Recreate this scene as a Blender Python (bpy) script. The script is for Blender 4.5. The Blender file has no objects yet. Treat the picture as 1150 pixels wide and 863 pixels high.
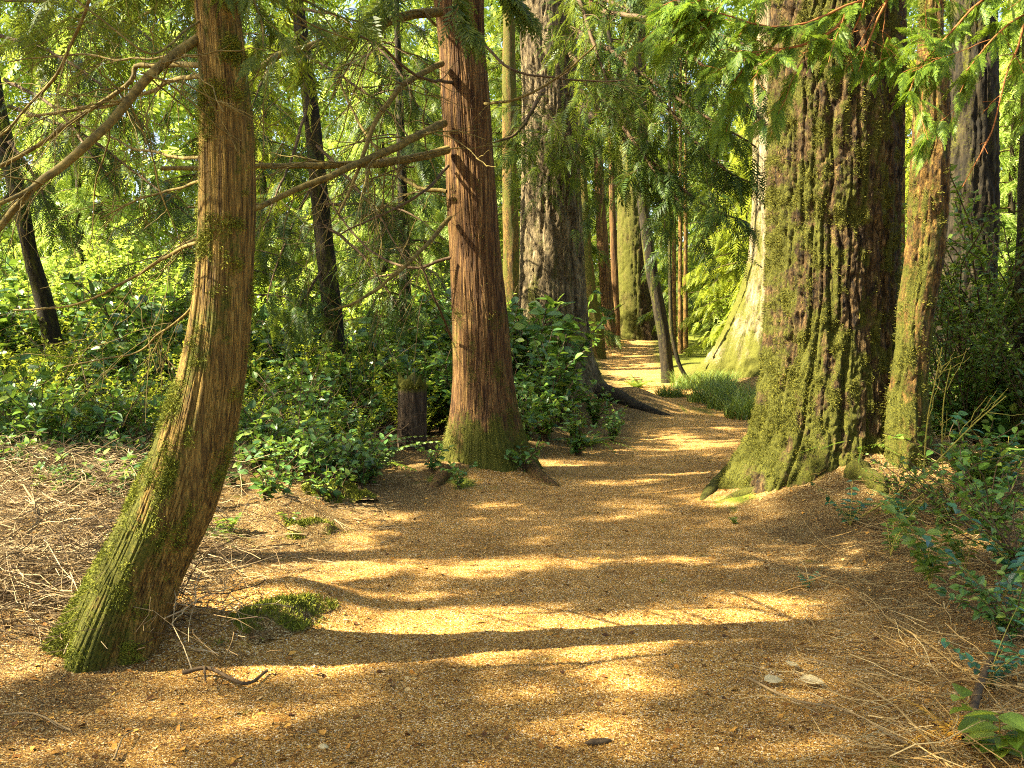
import bpy, math, random
import numpy as np
from mathutils import Vector, Matrix

random.seed(7)
RNG = np.random.default_rng(7)
S = bpy.context.scene
COL = S.collection
PI = math.pi

# ------------------------------------------------------------------ camera
FPX, CX, CY, EYE = 1118.0, 575.0, 431.5, 1.5
PITCH = math.atan(71.5 / FPX)
cam_d = bpy.data.cameras.new("camera")
cam_d.sensor_width = 36.0
cam_d.sensor_fit = 'HORIZONTAL'
cam_d.lens = 36.0 * FPX / 1150.0
cam_d.clip_end = 1500
cam = bpy.data.objects.new("camera", cam_d)
COL.objects.link(cam)
cam.location = (0, 0, EYE)
cam.rotation_euler = (PI / 2 - PITCH, 0, 0)
S.camera = cam


def ray(u, v):
    dx, dy = (u - CX) / FPX, (CY - v) / FPX
    c, s = math.cos(PITCH), math.sin(PITCH)
    return np.array([dx, c + dy * s, -s + dy * c])


def px(u, v, D):
    r = ray(u, v)
    return np.array([0, 0, EYE]) + r * (D / r[1])


# ------------------------------------------------------------------ noise
def _hash(ix, iy, iz, seed):
    h = (ix.astype(np.int64) * 374761393 + iy.astype(np.int64) * 668265263 + iz.astype(np.int64) * 2147483647 + seed * 974711) & 0xFFFFFFFF
    h = ((h ^ (h >> 13)) * 1274126177) & 0xFFFFFFFF
    h = ((h ^ (h >> 15)) * 2246822519) & 0xFFFFFFFF
    return (h ^ (h >> 16)) / 4294967295.0 * 2 - 1


def noise(x, y, z, seed=0):
    x, y, z = np.broadcast_arrays(np.asarray(x, float), np.asarray(y, float), np.asarray(z, float))
    fx, fy, fz = np.floor(x), np.floor(y), np.floor(z)
    tx, ty, tz = x - fx, y - fy, z - fz
    ux, uy, uz = (t * t * t * (t * (t * 6 - 15) + 10) for t in (tx, ty, tz))
    r = 0
    for a in (0, 1):
        wx = ux if a else 1 - ux
        for b in (0, 1):
            wy = uy if b else 1 - uy
            for c in (0, 1):
                wz = uz if c else 1 - uz
                r = r + _hash(fx + a, fy + b, fz + c, seed) * wx * wy * wz
    return r


def fbm(x, y, z, seed=0, o=4):
    r, a = 0, 1.0
    for k in range(o):
        r = r + a * noise(x * 2 ** k, y * 2 ** k, z * 2 ** k, seed + k)
        a *= .5
    return r / 1.6


def sstep(a, b, x):
    t = np.clip((x - a) / (b - a), 0, 1)
    return t * t * (3 - 2 * t)


# ------------------------------------------------------------------ terrain
PATH_Y = np.array([-20, 3.3, 6.0, 8.4, 10.5, 12.5, 15.0, 17.0, 19.0, 21, 23.5, 27, 31, 40, 60])
PATH_X = np.array([0.0, .07, .13, .62, 1.4, 2.25, 2.95, 3.35, 3.3, 3.0, 2.9, 3.1, 3.6, 4.5, 9])
PATH_W = np.array([1.6, 1.6, 1.55, 1.15, .95, .8, .75, .8, .75, .65, .62, .65, .7, .8, .8])


def path_d(x, y):
    """signed distance (in half widths) from the path's middle"""
    return np.abs(x - np.interp(y, PATH_Y, PATH_X)) / np.interp(y, PATH_Y, PATH_W)


HUMPS = [
    (-1.5, 4.6, .05, .3, .25), (-.28, 9.5, .09, .5, .4), (2.75, 8.3, .07, .7, .6),
      # x, y, height, sx, sy
    (2.95, 8.2, .34, .85, 1.0), (3.9, 8.0, .18, .9, .9), (5.5, 10.5, .3, 2.0, 2.0),
    (-1.65, 4.75, .13, .55, .4), (-1.14, 5.1, .14, .3, .3), (-1.62, 7.3, .16, .3, .3),
    (-1.75, 8.2, .17, .35, .35), (-.35, 9.3, .10, .8, .5), (3.3, 34, .35, 3.0, 3.0),
    (2.0, 16.6, .34, .75, 1.5), (5.6, 19.5, .5, 1.3, 1.5), (-4.5, 8.0, .15, 1.5, 1.2),
]


def gh(x, y):
    x = np.asarray(x, float); y = np.asarray(y, float)
    h = .55 * sstep(16, 32, y) + .03 * np.clip(y - 34, 0, 60)
    for a, b, c, sx, sy in HUMPS:
        h = h + c * np.exp(-((x - a) / sx) ** 2 - ((y - b) / sy) ** 2)
    pd = path_d(x, y)
    off = sstep(.9, 2.2, pd)
    h = h + off * .10 + off * .09 * fbm(x * .8, y * .8, 0, 3, 3)
    h = h + .016 * fbm(x * 1.7, y * 1.7, 0, 11, 3)
    return h


def gz(x, y):
    return float(gh(x, y))


def gpx(u, v):
    """the ground point seen at a pixel"""
    r = ray(u, v)
    t = np.linspace(2.5, 90, 4000)
    P = np.array([0, 0, EYE])[None] + t[:, None] * r[None]
    k = np.argmax(P[:, 2] < gh(P[:, 0], P[:, 1]))
    return P[k]


# ------------------------------------------------------------------ mesh building
def new_obj(name, me, parent=None):
    o = bpy.data.objects.new(name, me)
    COL.objects.link(o)
    if parent is not None:
        o.parent = parent
    return o


class Geo:
    def __init__(s):
        s.V, s.F, s.n, s.blk = [], [], 0, {}

    def add(s, V, F, blocks=1):
        V = np.asarray(V, float).reshape(-1, 3)
        F = np.asarray(F, int)
        if len(F) == 0:
            return s
        s.V.append(V); s.F.append(F + s.n); s.n += len(V); s.blk[id(V)] = blocks
        return s

    def mesh(s, name, mat, smooth=False):
        me = bpy.data.meshes.new(name)
        V = np.concatenate(s.V)
        loops, starts, at = [], [], 0
        for F in s.F:
            k = F.shape[1]
            loops.append(F.ravel())
            starts.append(at + np.arange(len(F)) * k)
            at += F.size
        loops = np.concatenate(loops).astype(np.int32); starts = np.concatenate(starts).astype(np.int32)
        me.vertices.add(len(V)); me.vertices.foreach_set("co", V.astype(np.float32).ravel())
        me.loops.add(len(loops)); me.loops.foreach_set("vertex_index", loops)
        me.polygons.add(len(starts)); me.polygons.foreach_set("loop_start", starts)
        me.polygons.foreach_set("use_smooth", np.full(len(starts), smooth))
        me.update(calc_edges=True)
        me.materials.append(mat)
        return me

    def build(s, name, mat, parent=None, smooth=False, origin=None):
        if origin is not None:
            s.V = [v - np.asarray(origin) for v in s.V]
        return new_obj(name, s.mesh(name, mat, smooth), parent)


def tag(o, label=None, cat=None, group=None, kind=None):
    if label: o["label"] = label
    if cat: o["category"] = cat
    if group: o["group"] = group
    if kind: o["kind"] = kind
    return o


def empty(name, loc, rz=0):
    o = bpy.data.objects.new(name, None)
    COL.objects.link(o)
    o.location = [float(c) for c in loc]; o.rotation_euler = (0, 0, rz)
    o.empty_display_size = .2
    return o


def children(o):
    return [c for c in bpy.data.objects if c.parent == o]


def copy_tree(o, kids=None):
    c = o.copy(); COL.objects.link(c)
    for ch in (kids if kids is not None else children(o)):
        d = ch.copy(); COL.objects.link(d); d.parent = c
        for g in children(ch):
            e = g.copy(); COL.objects.link(e); e.parent = d
    return c


def norm(v):
    v = np.asarray(v, float)
    return v / np.maximum(np.linalg.norm(v, axis=-1, keepdims=True), 1e-9)


def frames(d, up):
    """rotation matrices whose x axis is d and whose z axis is near up"""
    d = norm(d)
    y = norm(np.cross(up, d)); z = np.cross(d, y)
    return np.stack([d, y, z], axis=-1)


def scatter(T, pos, d, up, sc):
    """copies of a template (V, F) as plain arrays"""
    TV, TF = T
    R = frames(d, up) * np.asarray(sc, float).reshape(-1, 1, 1)
    V = np.einsum('nij,kj->nki', R, TV) + np.asarray(pos)[:, None, :]
    F = TF[None] + (np.arange(len(pos)) * len(TV))[:, None, None]
    return V.reshape(-1, 3), F.reshape(-1, TF.shape[1])


def tube(P, R, n=6, cap=True):
    P = np.asarray(P, float); R = np.broadcast_to(np.asarray(R, float), (len(P),))
    T = norm(np.gradient(P, axis=0))
    ref = np.array([0, 0, 1.0]) if abs(T[:, 2]).mean() < .8 else np.array([0, 1.0, 0])
    X = norm(np.cross(T, ref)); Y = np.cross(T, X)
    a = np.arange(n) / n * 2 * PI
    V = P[:, None] + R[:, None, None] * (np.cos(a)[None, :, None] * X[:, None] + np.sin(a)[None, :, None] * Y[:, None])
    i = np.arange(len(P) - 1)[:, None] * n; j = np.arange(n)[None]; k = (j + 1) % n
    F = np.stack([i + j, i + k, i + n + k, i + n + j], -1).reshape(-1, 4)
    return V.reshape(-1, 3), F


def smooth_line(P, m):
    """Catmull-Rom through P, m points"""
    P = np.asarray(P, float)
    Q = np.vstack([2 * P[0] - P[1], P, 2 * P[-1] - P[-2]])
    t = np.linspace(0, len(P) - 1 - 1e-6, m)
    i = t.astype(int); f = (t - i)[:, None]
    a, b, c, d = Q[i], Q[i + 1], Q[i + 2], Q[i + 3]
    return .5 * (2 * b + (c - a) * f + (2 * a - 5 * b + 4 * c - d) * f ** 2 + (3 * b - a - 3 * c + d) * f ** 3)


# ------------------------------------------------------------------ leaf templates (x = along the leaf)
def diamond(p, d, L, w, nrm):
    p, d, nrm = np.array(p, float), norm(np.array(d, float)), np.array(nrm, float)
    s = norm(np.cross(nrm, d))
    return [p, p + d * L * .45 + s * w, p + d * L, p + d * L * .45 - s * w]


def frond(n=9, lr=.42, ang=50, w=.035, droop=.25, sub=0, tip=.18, shape=.6):
    V, F = [], []
    def q(pts):
        F.append([len(V) + k for k in range(4)]); V.extend(pts)
    Z = (0, 0, 1)
    ax = lambda t: np.array([t, 0, -droop * t * t])
    for k in range(4):
        a, b = ax(k / 4), ax((k + 1) / 4)
        q([a + (0, -.008, 0), b + (0, -.006, 0), b + (0, .006, 0), a + (0, .008, 0)])
    for i in range(n):
        for side in (-1, 1):
            t = (i + .35 + .3 * (side > 0)) / n
            L = lr * (math.sin(PI * (t * .85 + .15) ** shape) * .85 + .15) * (1 - .35 * t) * random.uniform(.8, 1.1)
            a = math.radians(ang * (1 - .25 * t) + random.uniform(-6, 6))
            d = np.array([math.cos(a), side * math.sin(a), -.18 - droop * t + random.uniform(-.12, .12)])
            p = ax(t)
            if sub == 0:
                q(diamond(p, d, L, w * (.6 + .5 * (1 - t)), Z))
            else:
                d = norm(d)
                q(diamond(p, d, L, w * .35, Z))
                for j in range(sub):
                    for s2 in (-1, 1):
                        tt = (j + .6 + .2 * (s2 > 0)) / (sub + .3)
                        a2 = a * side + s2 * math.radians(38)
                        d2 = np.array([math.cos(a2), math.sin(a2), d[2] - .1])
                        q(diamond(p + d * L * tt, d2, L * .30 * (1.15 - tt * .8), w * .42, Z))
    q(diamond(ax(.9), (1, 0, -2 * droop), tip, w, Z))
    return np.array(V), np.array(F)


def fern_tpl(n=20, droop=.55):
    return frond(n=n, lr=.21, ang=80, w=.022, droop=droop, tip=.1, shape=.55)


def leaf_tpl(w=.30, fold=.10, bend=.12):
    ts = [0, .18, .45, .75, 1]; hw = [.015, w * .75, w, w * .62, .008]
    V, F = [], []
    for t, h in zip(ts, hw):
        z = -bend * t * t
        V += [(t, h, z + fold * h / w), (t, 0, z), (t, -h, z + fold * h / w)]
    for i in range(4):
        a = i * 3
        F += [(a, a + 1, a + 4, a + 3), (a + 1, a + 2, a + 5, a + 4)]
    return np.array(V, float), np.array(F)


FR_NEAR = [frond(13, .36, 44, .034, .25, sub=6) for _ in range(3)]
FR_MID = [frond(9, .40, 50, .034, .25) for _ in range(3)]
FR_HEM = [frond(12, .30, 58, .026, .35) for _ in range(3)]
FR_FAR = [frond(6, .42, 50, .06, .25) for _ in range(2)]
FERN = [fern_tpl(), fern_tpl(18, .8)]
LEAF = leaf_tpl()
LEAF_S = (np.array([(0, 0, 0), (.45, .28, .06), (1, 0, -.08), (.45, -.28, .06)], float), np.array([(0, 1, 2, 3)]))
TUFT = (np.array([(0, -.09, 0), (1, -.05, .05), (1, .05, .05), (0, .09, 0)], float), np.array([(0, 1, 2, 3)]))
NEEDLE = (np.array([(0, -.03, 0), (1, -.012, 0), (1, .012, 0), (0, .03, 0)], float), np.array([(0, 1, 2, 3)]))
CHIP = (np.array([(-.5, -.3, 0), (.4, -.35, .08), (.5, .28, 0), (-.35, .33, .1)], float), np.array([(0, 1, 2, 3)]))


# ------------------------------------------------------------------ materials
def mk(name):
    m = bpy.data.materials.new(name); m.use_nodes = True
    nt = m.node_tree; nt.nodes.clear()
    out = nt.nodes.new("ShaderNodeOutputMaterial")
    return m, nt, out


def nd(nt, typ, **kw):
    n = nt.nodes.new(typ)
    for k, v in kw.items():
        if k in n.inputs.keys() and not hasattr(n, k):
            n.inputs[k].default_value = v
        else:
            setattr(n, k, v)
    return n


def ramp(nt, fac, stops):
    r = nt.nodes.new("ShaderNodeValToRGB")
    e = r.color_ramp.elements
    while len(e) > 1: e.remove(e[-1])
    e[0].position = stops[0][0]; e[0].color = (*stops[0][1], 1)
    for p, c in stops[1:]:
        k = e.new(p); k.color = (*c, 1)
    nt.links.new(fac, r.inputs[0])
    return r.outputs[0]


def mixc(nt, fac, a, b, blend='MIX'):
    m = nt.nodes.new("ShaderNodeMix"); m.data_type = 'RGBA'; m.blend_type = blend
    for sock, val in ((m.inputs[0], fac), (m.inputs[6], a), (m.inputs[7], b)):
        if isinstance(val, (int, float)): sock.default_value = val
        elif isinstance(val, tuple): sock.default_value = (*val, 1)
        else: nt.links.new(val, sock)
    return m.outputs[2]


def noise_n(nt, vec, scale, detail=4, rough=.6, out=0):
    n = nt.nodes.new("ShaderNodeTexNoise")
    n.inputs["Scale"].default_value = scale; n.inputs["Detail"].default_value = detail; n.inputs["Roughness"].default_value = rough
    nt.links.new(vec, n.inputs["Vector"])
    return n.outputs[out]


def coords(nt, scale=(1, 1, 1)):
    tc = nt.nodes.new("ShaderNodeTexCoord"); mp = nt.nodes.new("ShaderNodeMapping")
    mp.inputs["Scale"].default_value = scale
    nt.links.new(tc.outputs["Object"], mp.inputs["Vector"])
    return mp.outputs["Vector"]


def leaf_mat(name, stops, trans=.35, tcol=None, rough=.45, spec=.35):
    m, nt, out = mk(name)
    g = nt.nodes.new("ShaderNodeNewGeometry")
    oi = nt.nodes.new("ShaderNodeObjectInfo")
    c = ramp(nt, g.outputs["Random Per Island"], stops)
    hsv = nt.nodes.new("ShaderNodeHueSaturation")
    nt.links.new(c, hsv.inputs["Color"])
    mr = nd(nt, "ShaderNodeMapRange"); mr.inputs[3].default_value = .8; mr.inputs[4].default_value = 1.2
    nt.links.new(oi.outputs["Random"], mr.inputs[0]); nt.links.new(mr.outputs[0], hsv.inputs["Value"])
    p = nt.nodes.new("ShaderNodeBsdfPrincipled")
    nt.links.new(hsv.outputs[0], p.inputs["Base Color"])
    p.inputs["Roughness"].default_value = rough; p.inputs["Specular IOR Level"].default_value = spec
    t = nt.nodes.new("ShaderNodeBsdfTranslucent")
    tc = mixc(nt, .55, hsv.outputs[0], tcol or (.30, .36, .03))
    nt.links.new(tc, t.inputs["Color"])
    ms = nt.nodes.new("ShaderNodeMixShader"); ms.inputs[0].default_value = trans
    nt.links.new(p.outputs[0], ms.inputs[1]); nt.links.new(t.outputs[0], ms.inputs[2])
    nt.links.new(ms.outputs[0], out.inputs[0])
    return m


def plain(name, stops, rough=.8, scale=(1, 1, 1), ns=8, bump=.4, spec=.2, island=False):
    m, nt, out = mk(name)
    v = coords(nt, scale)
    n = noise_n(nt, v, ns)
    if island:
        g = nt.nodes.new("ShaderNodeNewGeometry"); f = g.outputs["Random Per Island"]
    else:
        f = n
    c = ramp(nt, f, stops)
    p = nt.nodes.new("ShaderNodeBsdfPrincipled")
    nt.links.new(c, p.inputs["Base Color"]); p.inputs["Roughness"].default_value = rough
    p.inputs["Specular IOR Level"].default_value = spec
    if bump:
        b = nt.nodes.new("ShaderNodeBump"); b.inputs["Strength"].default_value = bump; b.inputs["Distance"].default_value = .01
        nt.links.new(n, b.inputs["Height"]); nt.links.new(b.outputs[0], p.inputs["Normal"])
    nt.links.new(p.outputs[0], out.inputs[0])
    return m


def bark_mat(name, stops, moss=((.028, .034, .003), (.115, .108, .008)), sx=14, sz=1.4, lich=None, bump=.6, bdist=.012):
    """bark: streaks along the trunk, moss where the mesh says moss grows"""
    m, nt, out = mk(name)
    v = coords(nt, (sx, sx, sz)); v1 = coords(nt)
    n = noise_n(nt, v, 1.0, 6, .65)
    n2 = noise_n(nt, coords(nt, (sx * 3, sx * 3, sz * 5)), 1.0, 5, .7)
    c = ramp(nt, n, stops)
    c = mixc(nt, .85, c, ramp(nt, n2, [(.32, (.16, .16, .16)), (.5, (1, 1, 1)), (.70, (1.8, 1.7, 1.6))]), 'MULTIPLY')
    if lich:
        c = mixc(nt, ramp(nt, noise_n(nt, coords(nt, (6, 6, 3)), 2.2, 6, .7), [(.56, (0, 0, 0)), (.64, (.8, .8, .8))]), c, lich)
    at = nt.nodes.new("ShaderNodeAttribute"); at.attribute_name = "moss"
    mn = noise_n(nt, v1, 38, 5, .7)
    ad = nd(nt, "ShaderNodeMath", operation='ADD'); nt.links.new(at.outputs["Fac"], ad.inputs[0])
    sb = nd(nt, "ShaderNodeMath", operation='SUBTRACT'); nt.links.new(mn, sb.inputs[0]); sb.inputs[1].default_value = .5
    nt.links.new(sb.outputs[0], ad.inputs[1])
    mk_ = ramp(nt, ad.outputs[0], [(.38, (0, 0, 0)), (.62, (1, 1, 1))])
    mc = ramp(nt, noise_n(nt, v1, 90, 3, .7), [(.32, moss[0]), (.68, moss[1])])
    c = mixc(nt, mk_, c, mc)
    p = nt.nodes.new("ShaderNodeBsdfPrincipled")
    nt.links.new(c, p.inputs["Base Color"]); p.inputs["Roughness"].default_value = .85; p.inputs["Specular IOR Level"].default_value = .2
    b = nt.nodes.new("ShaderNodeBump"); b.inputs["Strength"].default_value = bump; b.inputs["Distance"].default_value = bdist
    nt.links.new(n2, b.inputs["Height"]); nt.links.new(b.outputs[0], p.inputs["Normal"])
    nt.links.new(p.outputs[0], out.inputs[0])
    return m


M = {}
M['cedar_bark'] = bark_mat("cedar_bark", [(.33, (.022, .010, .004)), (.5, (.105, .052, .015)), (.70, (.26, .155, .045))], sx=34, sz=1.2, bump=1.0, bdist=.02)
M['olive_bark'] = bark_mat("olive_cedar_bark", [(.33, (.026, .014, .004)), (.5, (.15, .092, .017)), (.70, (.33, .22, .045))], sx=60, sz=3.0, bump=1.0, bdist=.012)
M['fir_bark'] = bark_mat("fir_bark", [(.36, (.010, .006, .002)), (.52, (.065, .038, .011)), (.72, (.21, .135, .045))], sx=26, sz=6, lich=(.14, .11, .03), bump=1.0, bdist=.035)
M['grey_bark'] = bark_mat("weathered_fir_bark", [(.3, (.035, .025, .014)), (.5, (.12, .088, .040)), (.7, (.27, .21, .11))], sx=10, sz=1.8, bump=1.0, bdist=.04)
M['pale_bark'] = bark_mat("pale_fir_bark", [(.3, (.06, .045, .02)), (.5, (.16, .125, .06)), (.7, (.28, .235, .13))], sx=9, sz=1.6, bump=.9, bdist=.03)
M['orange_bark'] = bark_mat("orange_bark", [(.34, (.016, .010, .003)), (.5, (.105, .057, .012)), (.72, (.30, .175, .038))], sx=24, sz=7, bump=1.0, bdist=.03)
M['dark_bark'] = bark_mat("dark_bark", [(.3, (.006, .005, .002)), (.5, (.020, .015, .006)), (.7, (.042, .031, .012))], sx=14, sz=2.0, bump=.9, bdist=.02)  # near black: shade on these trunks is put into the bark colour
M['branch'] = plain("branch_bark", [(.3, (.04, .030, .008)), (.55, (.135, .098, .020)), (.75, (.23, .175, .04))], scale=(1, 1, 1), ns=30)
M['dark_branch'] = plain("shaded_branch_bark", [(.3, (.035, .022, .010)), (.7, (.12, .075, .03))], ns=30)  # shaded copy of the branch bark, its shade put into the colour
M['red_twig'] = plain("red_twig", [(.3, (.16, .055, .015)), (.7, (.30, .12, .03))], ns=30)
M['grey_twig'] = plain("dry_twig", [(0, (.035, .02, .008)), (.5, (.15, .095, .032)), (1, (.45, .34, .17))], island=True, bump=0)
M['straw'] = plain("dry_straw", [(0, (.13, .07, .02)), (.5, (.26, .16, .045)), (1, (.45, .33, .13))], island=True, bump=0)
M['green_stem'] = plain("yellow_green_stem", [(.3, (.20, .17, .02)), (.7, (.34, .28, .05))], ns=20, bump=0)
M['wood_rot'] = bark_mat("rotten_stump_wood", [(.33, (.012, .008, .004)), (.5, (.05, .033, .017)), (.7, (.13, .09, .05))], sx=16, sz=2.5)
M['moss'] = plain("moss_tufts", [(0, (.03, .036, .004)), (.5, (.085, .085, .007)), (1, (.16, .145, .012))], island=True, bump=0)
M['moss_green'] = plain("green_moss_tufts", [(0, (.04, .056, .004)), (.5, (.125, .14, .008)), (1, (.23, .225, .014))], island=True, bump=0)

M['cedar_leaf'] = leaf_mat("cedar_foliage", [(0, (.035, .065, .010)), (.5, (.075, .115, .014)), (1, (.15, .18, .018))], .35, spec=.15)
M['bright_leaf'] = leaf_mat("sunny_cedar_foliage", [(0, (.09, .13, .010)), (.6, (.19, .23, .016)), (1, (.30, .32, .025))], .45, (.48, .52, .04), spec=.12)  # lit copy of the cedar foliage, sunlight put into its colour
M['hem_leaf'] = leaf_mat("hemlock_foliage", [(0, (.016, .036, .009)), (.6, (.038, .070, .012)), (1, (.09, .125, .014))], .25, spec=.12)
M['far_leaf'] = leaf_mat("sun_glow_foliage", [(0, (.07, .13, .015)), (.5, (.22, .33, .04)), (1, (.54, .63, .21))], .5, (.55, .62, .07), spec=.1)  # hazy glow of the sunlit distance put into the leaf colour
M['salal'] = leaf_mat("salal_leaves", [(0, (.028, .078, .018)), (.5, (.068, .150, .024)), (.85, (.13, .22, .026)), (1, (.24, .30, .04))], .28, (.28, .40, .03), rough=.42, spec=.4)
M['salal_lit'] = leaf_mat("bright_salal_leaves", [(0, (.06, .12, .012)), (.5, (.13, .21, .02)), (1, (.26, .32, .035))], .42, (.42, .5, .04), rough=.4, spec=.4)  # lit version of the salal, sun brightness put into the leaf colour
M['teal_leaf'] = leaf_mat("bluish_leaves", [(0, (.015, .06, .022)), (.6, (.03, .11, .045)), (1, (.07, .19, .06))], .2, (.12, .35, .10), rough=.3, spec=.6)
M['fern'] = leaf_mat("fern_fronds", [(0, (.05, .10, .012)), (.6, (.10, .17, .02)), (1, (.17, .23, .03))], .35)
M['dead_fern'] = leaf_mat("dead_yellow_fern", [(0, (.35, .17, .015)), (1, (.55, .32, .03))], .3, (.6, .35, .03))
M['sun_leaf'] = leaf_mat("sunny_shrub_leaves", [(0, (.10, .17, .012)), (.5, (.26, .36, .03)), (1, (.5, .58, .12))], .5, (.5, .62, .06), rough=.45, spec=.3)  # shrub leaves brightened in colour to carry the sunny glow
M['spray_leaf'] = leaf_mat("near_cedar_sprays", [(0, (.04, .085, .010)), (.6, (.10, .17, .014)), (1, (.20, .27, .02))], .38, (.32, .45, .03), spec=.15)
M['grass'] = leaf_mat("grass_blades", [(0, (.05, .10, .018)), (.6, (.12, .19, .03)), (1, (.26, .32, .06))], .35)
M['dead_leaf'] = plain("dead_leaf", [(.3, (.36, .26, .10)), (.7, (.55, .43, .20))], ns=40)
M['litter'] = plain("needle_litter", [(0, (.04, .016, .005)), (.28, (.14, .055, .009)), (.62, (.36, .16, .020)), (.9, (.56, .30, .05)), (1, (.66, .48, .22))], island=True, bump=0)


def ground_mat():
    m, nt, out = mk("forest_floor")
    v = coords(nt)
    at = nt.nodes.new("ShaderNodeAttribute"); at.attribute_name = "path"
    am = nt.nodes.new("ShaderNodeAttribute"); am.attribute_name = "moss"
    vo = nt.nodes.new("ShaderNodeTexVoronoi"); vo.inputs["Scale"].default_value = 210; nt.links.new(v, vo.inputs["Vector"])
    sep = nt.nodes.new("ShaderNodeSeparateColor"); nt.links.new(vo.outputs["Color"], sep.inputs[0])
    n1 = noise_n(nt, v, 1.3, 6, .6); n2 = noise_n(nt, v, 160, 4, .7)
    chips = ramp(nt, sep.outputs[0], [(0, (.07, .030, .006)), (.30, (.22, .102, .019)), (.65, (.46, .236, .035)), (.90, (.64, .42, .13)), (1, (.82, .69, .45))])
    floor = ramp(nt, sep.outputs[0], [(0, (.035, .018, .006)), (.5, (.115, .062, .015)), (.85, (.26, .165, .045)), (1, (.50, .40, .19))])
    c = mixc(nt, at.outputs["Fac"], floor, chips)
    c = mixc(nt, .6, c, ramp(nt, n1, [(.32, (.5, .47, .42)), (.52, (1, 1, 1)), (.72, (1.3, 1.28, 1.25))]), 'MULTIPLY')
    c = mixc(nt, .35, c, ramp(nt, n2, [(.3, (.4, .4, .4)), (.6, (1.25, 1.25, 1.25))]), 'MULTIPLY')
    mc = ramp(nt, n2, [(.3, (.05, .07, .006)), (.7, (.17, .19, .015))])
    c = mixc(nt, .75, c, ramp(nt, noise_n(nt, v, 5.5, 5, .7), [(.33, (.5, .45, .38)), (.48, (1, 1, 1)), (.75, (1.2, 1.2, 1.2))]), 'MULTIPLY')
    c = mixc(nt, am.outputs["Fac"], c, mc)
    p = nt.nodes.new("ShaderNodeBsdfPrincipled"); nt.links.new(c, p.inputs["Base Color"])
    p.inputs["Roughness"].default_value = .9; p.inputs["Specular IOR Level"].default_value = .15
    b = nt.nodes.new("ShaderNodeBump"); b.inputs["Strength"].default_value = .7; b.inputs["Distance"].default_value = .012
    ad = nd(nt, "ShaderNodeMath", operation='ADD'); nt.links.new(sep.outputs[1], ad.inputs[0]); nt.links.new(n2, ad.inputs[1])
    nt.links.new(ad.outputs[0], b.inputs["Height"]); nt.links.new(b.outputs[0], p.inputs["Normal"])
    nt.links.new(p.outputs[0], out.inputs[0])
    return m


M['ground'] = ground_mat()


def set_attr(me, name, vals):
    a = me.attributes.new(name, 'FLOAT', 'POINT')
    a.data.foreach_set("value", np.asarray(vals, np.float32))


# ------------------------------------------------------------------ ground sheet
def axis(lo, hi, f0, f1, step, grow=1.13):
    a = list(np.arange(f0, f1, step)); s = step
    while a[-1] < hi: s *= grow; a.append(a[-1] + s)
    s = step; b = []
    x = f0
    while x > lo: s *= grow; x -= s; b.append(x)
    return np.array(b[::-1] + a)


def build_ground():
    xs = axis(-300, 300, -4.2, 5.2, .035); ys = axis(-60, 500, 2.6, 11.5, .035)
    X, Y = np.meshgrid(xs, ys)
    H = gh(X, Y)
    near = np.exp(-((np.hypot(X, Y - 6)) / 9) ** 2)
    H = H + near * (.010 * fbm(X * 9, Y * 9, 0, 21, 3))
    n = len(xs)
    i = np.arange(len(ys) - 1)[:, None] * n; j = np.arange(n - 1)[None]
    F = np.stack([i + j, i + j + 1, i + j + 1 + n, i + j + n], -1).reshape(-1, 4)
    g = Geo().add(np.stack([X, Y, H], -1).reshape(-1, 3), F)
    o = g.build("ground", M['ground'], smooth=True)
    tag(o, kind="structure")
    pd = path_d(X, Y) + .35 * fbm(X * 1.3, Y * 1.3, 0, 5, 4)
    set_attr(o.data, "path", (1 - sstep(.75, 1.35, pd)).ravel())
    ms = np.zeros_like(X)
    for a, b, r in MOSS_SPOTS:
        ms = np.maximum(ms, np.exp(-(((X - a) ** 2 + (Y - b) ** 2) / r ** 2)))
    ms = sstep(.5, .95, ms + .8 * fbm(X * 7, Y * 7, 0, 8, 4))
    far = sstep(20, 26, Y) * sstep(1.0, 1.5, path_d(X, Y))
    set_attr(o.data, "moss", np.maximum(ms, far * .9).ravel())
    return o


MOSS_SPOTS = [(1.75, 7.9, .25),
              (2.6, 8.3, .3), (-.55, 8.9, .3), (3.0, 16.0, .6), (4.9, 16.3, .9)]
GROUND = build_ground()


# ------------------------------------------------------------------ trunks
def profile(rows, D):
    z, x, r = [], [], []
    for v, a, b in rows:
        p = px((a + b) / 2, v, D)
        z.append(p[2]); x.append(p[0]); r.append((b - a) / 2 / FPX * D / math.cos(PITCH))
    k = np.argsort(z)
    return np.array(z)[k], np.array(x)[k], np.array(r)[k]


BARK = {
    'cedar': lambda c, s, R, z: .0035 * (1 - 2.4 * np.abs(noise(c * R * 34, s * R * 34, z * 1.8, 1))) - .0085 * (1 - np.clip(np.abs(noise(c * R * 78, s * R * 78, z * 3.6 + .6 * noise(c * 9, s * 9, z * 6, 3), 2)) / .26, 0, 1)) + .012 * noise(c * R * 7, s * R * 7, z * .7, 4),
    'fir': lambda c, s, R, z: _fir(c, s, R, z),
    'plain': lambda c, s, R, z: .035 * R * noise(c * 3, s * 3, z * 1.2, 5) + .05 * R * noise(c * R * 14, s * R * 14, z * 2.5, 6),
}


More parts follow.
